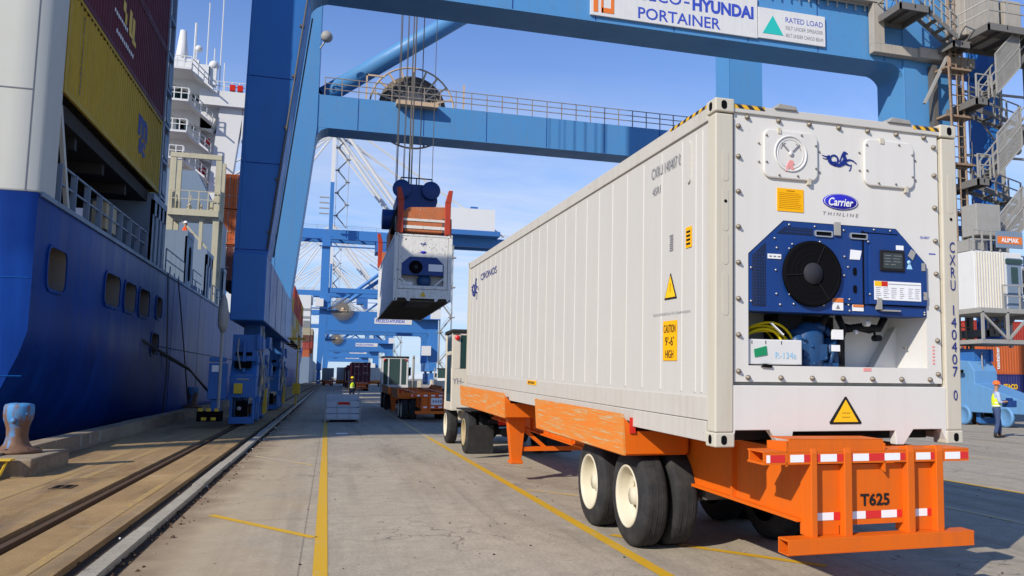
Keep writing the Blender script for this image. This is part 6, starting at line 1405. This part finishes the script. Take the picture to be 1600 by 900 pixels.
def tractor(glazed=False):
    # local origin on the ground under the rear axle, y forward
    t = thing('yard_tractor', 'cream yard tractor with YH on its cab, pulling the large white container', 'truck', (3.05, 19.6, 0))
    m = MB(); m.box(.75, .87, -1.1, 4.3, .72, 1.0); m.box(1.45, 1.57, -1.1, 4.3, .72, 1.0)
    for yy in (-1.0, .2, 1.4, 3.0, 4.2): m.box(.87, 1.45, yy, yy+.12, .74, .98)
    build('chassis', m, 'black', t)
    m = MB(); m.box(0.0, 2.3, -1.0, 1.15, 1.0, 1.03); m.box(.05, .62, -.55, .6, 1.03, 1.05); build('rear_deck', m, 'black', t)
    m = MB(); m.lathe([(.001, 0), (.45, 0), (.48, -.08), (.2, -.1)], (1.15, -.1, 1.16), 'z', 24); build('fifth_wheel', m, 'rope', t)
    for yy, rad, sets, rim in ((0, .50, ((.02, .28), (.32, .58), (1.72, 1.98), (2.02, 2.28)), 'rimtan'), (3.2, .50, ((.02, .30), (2.0, 2.28)), 'rimcream')):
        for k, (a, b) in enumerate(sets): wheel(t, a, b, yy, rad, rad, rim, -1 if k < len(sets)/2 else 1, 28)
    m = MB(); m.box(.3, 2.0, -.07, .07, .43, .57); m.box(.3, 2.0, 3.13, 3.27, .43, .55); m.tube((.7, .55, .55), (.7, 1.5, .55), .28, 14); m.box(1.6, 2.2, .9, 2.4, .45, .95); build('axle', m, 'black', t)
    for x in (-.06, 1.75):
        m = MB(); m.box(x, x+.56, -1.22, -1.19, .10, .72); build('mudflap', m, 'black', t)
    m = MB(); m.box(.62, .9, -1.2, -1.1, .72, .98); m.lathe([(.001, -.04), (.07, -.03), (.08, 0)], (.66, -1.2, .85), 'y', 14); m.lathe([(.001, -.04), (.07, -.03), (.08, 0)], (1.7, -1.2, .85), 'y', 14); m.c = 1; m.box(.4, 1.9, -1.12, -1.08, .74, .84); build('tail_light', m, ['redlens', 'black'], t)
    m = MB(); m.path([(.9, -1.0, .8), (.95, -1.5, .65), (.75, -1.9, .8)], .02, 6); m.path([(1.0, -1.0, .8), (1.05, -1.4, .6), (.95, -1.9, .8)], .018, 6); m.lathe([(.08, -.1), (.1, -.08), (.1, .1)], (.78, -1.15, .55), 'y', 10); build('air_line', m, 'black', t)
    # cab: open sided one-man cab
    x0, x1, y0, y1, z0, z1 = -.05, 1.45, 1.75, 2.95, .95, 3.0
    m = MB()
    zw = 1.35 if glazed else 2.0
    m.box(x0, x1, y0, y0+.05, z0, zw); m.box(x0, x0+(.08 if glazed else .22), y0, y0+.05, zw, z1-.08); m.box(x1-.10, x1, y0, y0+.05, zw, z1-.08); m.box(x0, x1, y0, y0+.05, 2.86, z1-.06)
    if glazed: m.box(.28, .36, y0, y0+.05, zw, 2.86); m.box(.98, 1.06, y0, y0+.05, zw, 2.86)
    else: m.box(.72, .86, y0, y0+.05, zw, 2.86)
    m.box(x0, x0+.05, y0+.05, y0+.12, z0, z1-.08); m.box(x0, x0+.05, y1-.10, y1, z0, z1-.08); m.box(x0, x0+.05, y0+.12, y1-.10, z0, 1.15); m.box(x0, x0+.05, y0+.12, y1-.10, 2.36, 2.46)
    m.box(x1-.05, x1, y0+.05, y1, z0, 1.7); m.box(x1-.05, x1, y0+.05, y0+.2, 1.7, z1-.08); m.box(x1-.05, x1, y1-.15, y1, 1.7, z1-.08)
    m.box(x0, x1, y1-.05, y1, z0, 1.8); m.box(x0, x0+.1, y1-.05, y1, 1.8, z1-.08); m.box(x1-.1, x1, y1-.05, y1, 1.8, z1-.08); m.box(x0, x1, y0, y1, z0-.02, z0+.01)
    cab = build('cab', m, 'cabwhite' if glazed else 'cabcream', t, bevel=.015)
    m = MB(); m.box(x0-.03, x1+.03, y0-.03, y1+.08, z1-.085, z1+.02); build('cab_roof', m, 'black', t, bevel=.03)
    m = MB(); m.box(x0+.07, x1-.09, y0+.015, y0+.03, zw-.01, 2.87); m.box(x1-.03, x1-.02, y0+.19, y1-.14, 1.69, z1-.08); m.box(x0+.09, x1-.09, y1-.03, y1-.02, 1.79, z1-.08); m.box(x0+.015, x0+.03, y0+.11, y1-.09, 1.14, z1-.1)
    build('window', m, 'glass', cab)
    m = MB(); m.lathe([(.001, -.04), (.06, -.04), (.07, 0)], (x0+.13, y0-.01, 2.80), 'y', 12); m.lathe([(.001, -.04), (.05, -.04), (.06, 0)], (x1-.13, y0-.01, 2.80), 'y', 12); build('marker_light', m, 'redlens', cab)
    m = MB(); m.box(x1+.02, x1+.25, y1-.1, y1-.05, 1.9, 2.4); m.tube((x1+.15, y1-.07, 1.9), (x1, y1-.07, 1.6), .02, 6); m.box(.45, 1.0, 2.3, 2.8, 1.0, 1.5); m.box(.45, 1.0, 2.2, 2.35, 1.5, 2.2); build('mirror', m, 'black', cab)
    m = MB(); m.box(x1+.0, 2.25, 2.0, 4.3, .95, 1.6); m.box(.4, x1, 2.96, 4.4, .75, 1.5); m.box(.2, 2.3, 4.4, 4.55, .55, .95); build('hood', m, 'cabcream', t, bevel=.03)
    m = MB(); m.tube((1.75, 1.9, 1.0), (1.75, 1.9, 2.9), .07, 12); m.tube((1.75, 1.9, 2.9), (1.75, 1.75, 3.05), .06, 12); build('exhaust', m, 'galv', t)
    if not glazed: text('YH-', 'greyink', cab, (.12, y0-.003, 1.68), (.28, .15), bold=.01, **REAR)
    return t
ty = tractor()
ty2 = tractor(True); ty2.location = (2.95, 47.6, 0); ty2['label'] = 'white yard tractor with glazed rear wall pulling the empty orange trailer'; ty2['group'] = 'yard tractors'
ty['group'] = 'yard tractors'
dup(ty2, (14.3, 104, 0), (0, 0, R(172)), 'small distant white yard tractor facing the camera beyond the empty trailer', 'yard tractors')
for y, lab in ((127.5, 'tractor hidden ahead of the first waiting maroon container'), (154.5, 'tractor ahead of the second waiting container'), (180, 'tractor ahead of the last waiting container')): dup(ty, (2.75, y, 0), label=lab, group='yard tractors')

# ------------------------------------------------------------------ right hand yard: stacked containers
yard = [('cora', 'bright orange container with upright white lettering, standing on the navy one', (53.0, 57, 2.6)), ('cnav', 'navy container with yellow lettering on the ground below the orange one', (53.3, 57, 0.0)),
        ('cred', 'faded red container behind the orange one', (41.5, 64, 2.6)), ('cgrn', 'green container on the ground behind the crane bogie', (41.0, 64, 0.0)), ('cred', 'red container topping the back row of the yard', (58, 64, 5.2)), ('cnav', 'dark blue container in the middle of the back yard row', (57, 64, 2.6)), ('cbrn', 'brown container lowest in the back yard row', (57, 64, 0))]
for cm, lab, (x, y, z) in yard:
    c = container('shipping_container', lab, (x+12.19, y, z), cm, rot=(0, 0, R(90)), L=12.19, group='containers stacked in the yard')
    # after the turn, local +y runs towards -x and the local x=2.438 side faces away; the near side is x=0
    if cm == 'cora': text('textainer', 'white', c, (-.008, 10.9, 1.35), (1.9, .36), right=(0, 0, 1), upv=(0, 1, 0), bold=.03)
    if cm == 'cnav' and z == 0:
        text('SEACO', 'yellowlabel', c, (-.008, 10.0, 1.55), (1.5, .45), bold=.05, **SIDE)

# ------------------------------------------------------------------ crate, bollards, small things
t = thing('metal_crate', 'open grey metal crate with a red label standing on the yellow line', 'crate', (0.55, 35.2, 0), world=True)
m = MB()
for z0_, z1_ in ((.12, .32), (.36, .56), (.60, .82)): m.box(-.10, 1.2, 34.0, 34.04, z0_, z1_)
for z0_, z1_ in ((.12, .40), (.44, .72), (.76, 1.05)): m.box(-.10, 1.2, 36.30, 36.34, z0_, z1_)
for x in (-.10, 1.16): m.box(x, x+.04, 34.04, 36.36, .12, .84)
m.box(-.10, 1.2, 36.36, 36.4, .12, 1.05); m.box(-.1, 1.2, 34, 36.4, .10, .13)
bd = build('panel', m, paint('pale_zinc', (.48, .52, .56), .5, .3, .3, .05, 2), t)
m = MB()
for x in (-.13, 1.17):
    for y in (33.98, 36.35): m.box(x, x+.06, y, y+.06, 0, .9 if y < 35 else 1.12)
for x in (-.05, 1.05): m.box(x, x+.1, 34.1, 36.3, .04, .10)
for i in range(5): m.box(.05+i*.25, .07+i*.25, 33.985, 34, .15, .80) if i in (1, 3) else None
build('post', m, 'galv', t)
m = MB(); m.box(.36, .80, 33.975, 33.984, .69, .79); build('red_label', m, 'red', t)
M['bollard'] = bollard_mat()
def bollard(label, loc, mat):
    t = thing('mooring_bollard', label, 'bollard', loc, group='mooring bollards along the quay edge')
    m = MB(); m.lathe([(.001, 0), (.40, .0), (.42, .03), (.39, .07), (.25, .11), (.20, .18), (.175, .30), (.18, .45), (.205, .55), (.235, .62), (.245, .72), (.242, .84), (.225, .89), (.15, .91), (.001, .90)], (0, 0, 0), 'z', 32)
    b = build('post', m, mat, t)
    tx = bpy.data.textures.new('lump', 'CLOUDS'); tx.noise_scale = .12; d = b.modifiers.new('d', 'DISPLACE'); d.texture = tx; d.strength = .022; d.mid_level = .5
    m = MB(); m.sphere((.0, -.235, .60), .055); m.sphere((.17, -.15, .72), .03); build('horn', m, mat, t)
    m = MB()
    for k in range(6): m.lathe([(.03, .06), (.03, .095), (.001, .10)], (.33*math.cos(k*1.05+.3), .33*math.sin(k*1.05+.3), 0), 'z', 8)
    build('anchor_bolt', m, 'rail', t)
    return t
b1 = bollard('blue mooring bollard streaked with rust on the concrete block', (-5.48, 17.75, .30), 'bollard')
m = MB(); m.box(-6.0, -4.82, 16.4, 18.55, -.02, .30); tag(build('bollard_block', m, 'kerb', bevel=.02), 'stained concrete block under the blue bollard', 'concrete block')
dup(b1, (-5.75, 40.0, .36), label='dark mooring bollard by the far kerb, between the hull and the crane bogies')
dup(b1, (-5.7, 66.0, .36), label='distant bollard on the kerb behind the crane bogies')
m = MB(); m.box(-5.95, -5.05, 16.12, 16.36, .30, .325); m.bar((-5.12, 16.2, .30), (-5.22, 16.15, .0), .06, .03); m.bar((-5.85, 16.2, .30), (-5.85, 16.15, .0), .06, .03); tag(build('step_bracket', m, 'yellow'), 'yellow iron step bracket in front of the bollard block', 'bracket')
m = MB(); m.box(-5.549, -5.543, 19.0, 19.45, .05, .27); k1 = build('kerb_number', m, 'yellow'); tag(k1, 'yellow painted number patch on the kerb beside the bollard', 'marking')
m = MB()
for y in (22.1, 22.9, 23.8): m.box(-5.549, -5.543, y, y+.22, .07, .33)
tag(build('kerb_stripe', m, 'lip'), 'three pale stripes painted on the kerb face', 'marking')
m = MB(); m.prism([(.25, 26.9), (.55, 26.85), (.62, 27.1), (.3, 27.15)], 'z', .003, .02); tag(build('paper_scrap', m, 'white'), 'white scrap of litter on the concrete in front of the crate', 'litter')

# ------------------------------------------------------------------ people
M['skin'] = plain('skin', (.36, .20, .13), .6); M['skin2'] = plain('skin_dark', (.14, .075, .045), .6)
def skinned(name, V, E, Rd, mat, parent, root=0, extra=None, sub=1):
    me = bpy.data.meshes.new(name); me.from_pydata(V, E, []); o = bpy.data.objects.new(name, me); COL.objects.link(o)
    sk = o.modifiers.new('s', 'SKIN'); sk.use_smooth_shade = True
    for i, r in enumerate(Rd):
        d = me.skin_vertices[0].data[i]; d.radius = r if isinstance(r, tuple) else (r, r); d.use_root = i == root
    sb_ = o.modifiers.new('u', 'SUBSURF'); sb_.levels = sub; sb_.render_levels = sub
    nm = bpy.data.meshes.new_from_object(o.evaluated_get(bpy.context.evaluated_depsgraph_get())); bpy.data.objects.remove(o)
    nm.name = name; nm.materials.clear(); nm.materials.append(M[mat] if isinstance(mat, str) else mat)
    if extra:
        bm = bmesh.new(); bm.from_mesh(nm); n0 = len(bm.faces)
        tmp = bpy.data.meshes.new('x'); tmp.from_pydata(extra.v, [], extra.f); bm.from_mesh(tmp)
        for f in bm.faces: f.smooth = True; f.material_index = 0
        bm.to_mesh(nm); bm.free()
    return link_mesh(name, nm, parent)
def person(label, loc, rz, skin, vest, shirt, trouser, helmet, arms='forward', stride=.08, H=1.78):
    t = thing('person', label, 'person', loc, (0, 0, rz)); k = H/1.78
    def s(p): return tuple(q*k for q in p)
    # faces +y
    hip, sh = .10, .19
    fL = (-hip, stride, .05); fR = (hip, -stride, .05); kL = (-hip-.01, stride*.7+.03, .50); kR = (hip+.01, -stride*.3+.03, .50)
    if arms == 'forward': eL, hL, eR, hR = (-.25, .03, 1.13), (-.13, .30, 1.12), (.25, .03, 1.13), (.13, .32, 1.16)
    elif arms == 'rail': eL, hL, eR, hR = (-.28, .10, 1.18), (-.2, .36, 1.08), (.28, .10, 1.18), (.2, .36, 1.08)
    else: eL, hL, eR, hR = (-.27, -.03, 1.12), (-.27, .06, .87), (.27, .02, 1.12), (.27, .12, .88)
    V = [s(p) for p in [(0, 0, .95), (0, 0, 1.15), (0, .0, 1.40), (0, .01, 1.52), (0, .03, 1.62), (0, .035, 1.72), (-sh, 0, 1.42), eL, hL, (sh, 0, 1.42), eR, hR, (-hip, 0, .90), kL, (fL[0], fL[1], .10), (-hip, fL[1]+.14, .04), (hip, 0, .90), kR, (fR[0], fR[1], .10), (hip, fR[1]+.14, .04)]]
    E = [(0, 1), (1, 2), (2, 3), (3, 4), (4, 5), (2, 6), (6, 7), (7, 8), (2, 9), (9, 10), (10, 11), (0, 12), (12, 13), (13, 14), (14, 15), (0, 16), (16, 17), (17, 18), (18, 19)]
    Rd = [(.11, .08), (.10, .08), (.11, .08), .05, (.075, .09), (.07, .085), .055, .040, .030, .055, .040, .030, .08, .055, .04, .035, .08, .055, .04, .035]
    ex = MB()
    for h_, e_, sd in ((Vector(hL), Vector(eL), -1), (Vector(hR), Vector(eR), 1)):
        d = (h_-e_).normalized(); sde = d.cross(Vector((0, 0, 1))).normalized()
        for j, ln in enumerate((.070, .082, .078, .062)):
            a = h_+d*.05+sde*(.027-.018*j); b = a+d*ln*.55; c_ = b+(d*.5+Vector((0, 0, -.8))).normalized()*ln*.6; ex.path([s(a), s(b), s(c_)], .0085, 5)
        a = h_+d*.01-sde*sd*.03; ex.path([s(a), s(a-sde*sd*.03+d*.03), s(a-sde*sd*.025+d*.06)], .0095, 5)
        ex.sphere(s(h_+d*.035), .033*k, 8, 6, (1, 1, .7))
    ex.sphere(s((0, .13, 1.63)), .016*k, 6, 5, (.8, 1.2, 1.1)); ex.sphere(s((-.082, .03, 1.64)), .022*k, 6, 5, (.4, .8, 1.2)); ex.sphere(s((.082, .03, 1.64)), .022*k, 6, 5, (.4, .8, 1.2))
    b = skinned('body', V, E, [tuple(q*k for q in r) if isinstance(r, tuple) else r*k for r in Rd], skin, t, extra=ex)
    m = MB(); m.sphere(s((-.032, .112, 1.665)), .010*k, 6, 4); m.sphere(s((.032, .112, 1.665)), .010*k, 6, 4); m.box(-.028*k, .028*k, .108*k, .122*k, 1.583*k, 1.590*k); build('face_detail', m, 'dark', b)
    tv = [s(p) for p in [(0, 0, 1.04), (0, 0, .90), (-hip, 0, .84), kL, (fL[0], fL[1], .12), (hip, 0, .84), kR, (fR[0], fR[1], .12)]]
    skinned('trousers', tv, [(0, 1), (1, 2), (2, 3), (3, 4), (1, 5), (5, 6), (6, 7)], [(.165*k, .125*k), (.165*k, .125*k), .105*k, .078*k, .070*k, .105*k, .078*k, .070*k], trouser, t)
    mid = lambda a, b, f: tuple(a[i]*(1-f)+b[i]*f for i in range(3))
    sv = [s(p) for p in [(0, 0, .88), (0, 0, 1.15), (0, 0, 1.40), (-sh, 0, 1.41), eL, mid(eL, hL, .35), (sh, 0, 1.41), eR, mid(eR, hR, .35), (0, .01, 1.47)]]
    skinned('shirt', sv, [(0, 1), (1, 2), (2, 3), (3, 4), (4, 5), (2, 6), (6, 7), (7, 8), (2, 9)], [(.16*k, .12*k), (.155*k, .12*k), (.17*k, .12*k), .075*k, .058*k, .052*k, .075*k, .058*k, .052*k, .07*k], shirt, t)
    vv = [s(p) for p in [(0, 0, .90), (0, 0, 1.15), (0, 0, 1.46)]]
    v_ = skinned('safety_vest', vv, [(0, 1), (1, 2)], [(.20*k, .165*k), (.20*k, .165*k), (.20*k, .15*k)], vest, t)
    m = MB()
    for z in (1.02, 1.12):
        m.lathe([(.178, z-.02), (.178, z+.02)], (0, 0, 0), 'z', 20, cap=False)
    m.v = [(x*k, y*k*.78, z*k) for x, y, z in m.v]; build('reflective_band', m, 'white', v_, nrm=False)
    for q in (fL, fR):
        m = MB(); x = (-hip if q is fL else hip)*k; m.sphere((x, (q[1]+.06)*k, .05*k), .055*k, 10, 6, (.9, 2.3, .9)); m.tube((x, q[1]*k, .04*k), (x, q[1]*k, .16*k), .055*k, 10); m.v = [(a, b_, max(c_, 0.0)) for a, b_, c_ in m.v]; build('boot', m, 'black', t)
    m = MB(); m.lathe([(.128, 0), (.112, .012), (.110, .05), (.095, .09), (.06, .118), (.001, .128)], (0, .03, 1.70), 'z', 20); m.lathe([(.001, 0), (.128, 0), (.128, .008), (.10, .012)], (0, .045, 1.698), 'z', 20); m.v = [(x*k, y*k, z*k) for x, y, z in m.v]
    build('hard_hat', m, helmet, t)
    return t
M['vestyel'] = plain('vest_lime', (.62, .75, .03), .6); M['vestora'] = plain('vest_orange', (.85, .10, .02), .6); M['hatora'] = plain('hat_orange', (.85, .16, .04), .35); M['hatwht'] = plain('hat_white', (.8, .8, .8), .35); M['hatyel'] = plain('hat_yellow', (.80, .60, .03), .35)
M['shirtblue'] = plain('shirt_pale_blue', (.38, .45, .62), .8); M['jeans'] = paint('denim', (.045, .075, .17), .85, .3, .1, 0, 8); M['darkcloth'] = plain('dark_cloth', (.02, .025, .05), .85); M['khaki'] = plain('pale_cloth', (.45, .43, .38), .85)
person('worker in orange hard hat and lime vest holding a dark box', (21.0, 22.2, 0), R(-118), 'skin', 'vestyel', 'shirtblue', 'jeans', 'hatora', 'forward', .09, 1.82)
m = MB(); m.box(21.22, 21.50, 21.85, 22.20, 1.0, 1.22); m.box(21.28, 21.42, 21.92, 22.1, 1.22, 1.30); tag(build('tool_box', m, 'unitblue', bevel=.02), 'dark blue control box in the hands of the worker in the orange hard hat', 'tool box')
person('worker in yellow hard hat and lime vest standing beyond the grey crate', (1.58, 62.5, 0), R(-160), 'skin2', 'vestyel', 'darkcloth', 'darkcloth', 'hatyel', 'down', .06, 1.80)
person('crew member in orange jacket and white hard hat up on the ship bulwark', (-8.25, 51.0, 8.76), R(-80), 'skin', 'vestora', 'vestora', 'khaki', 'hatwht', 'rail', .05, 1.76)
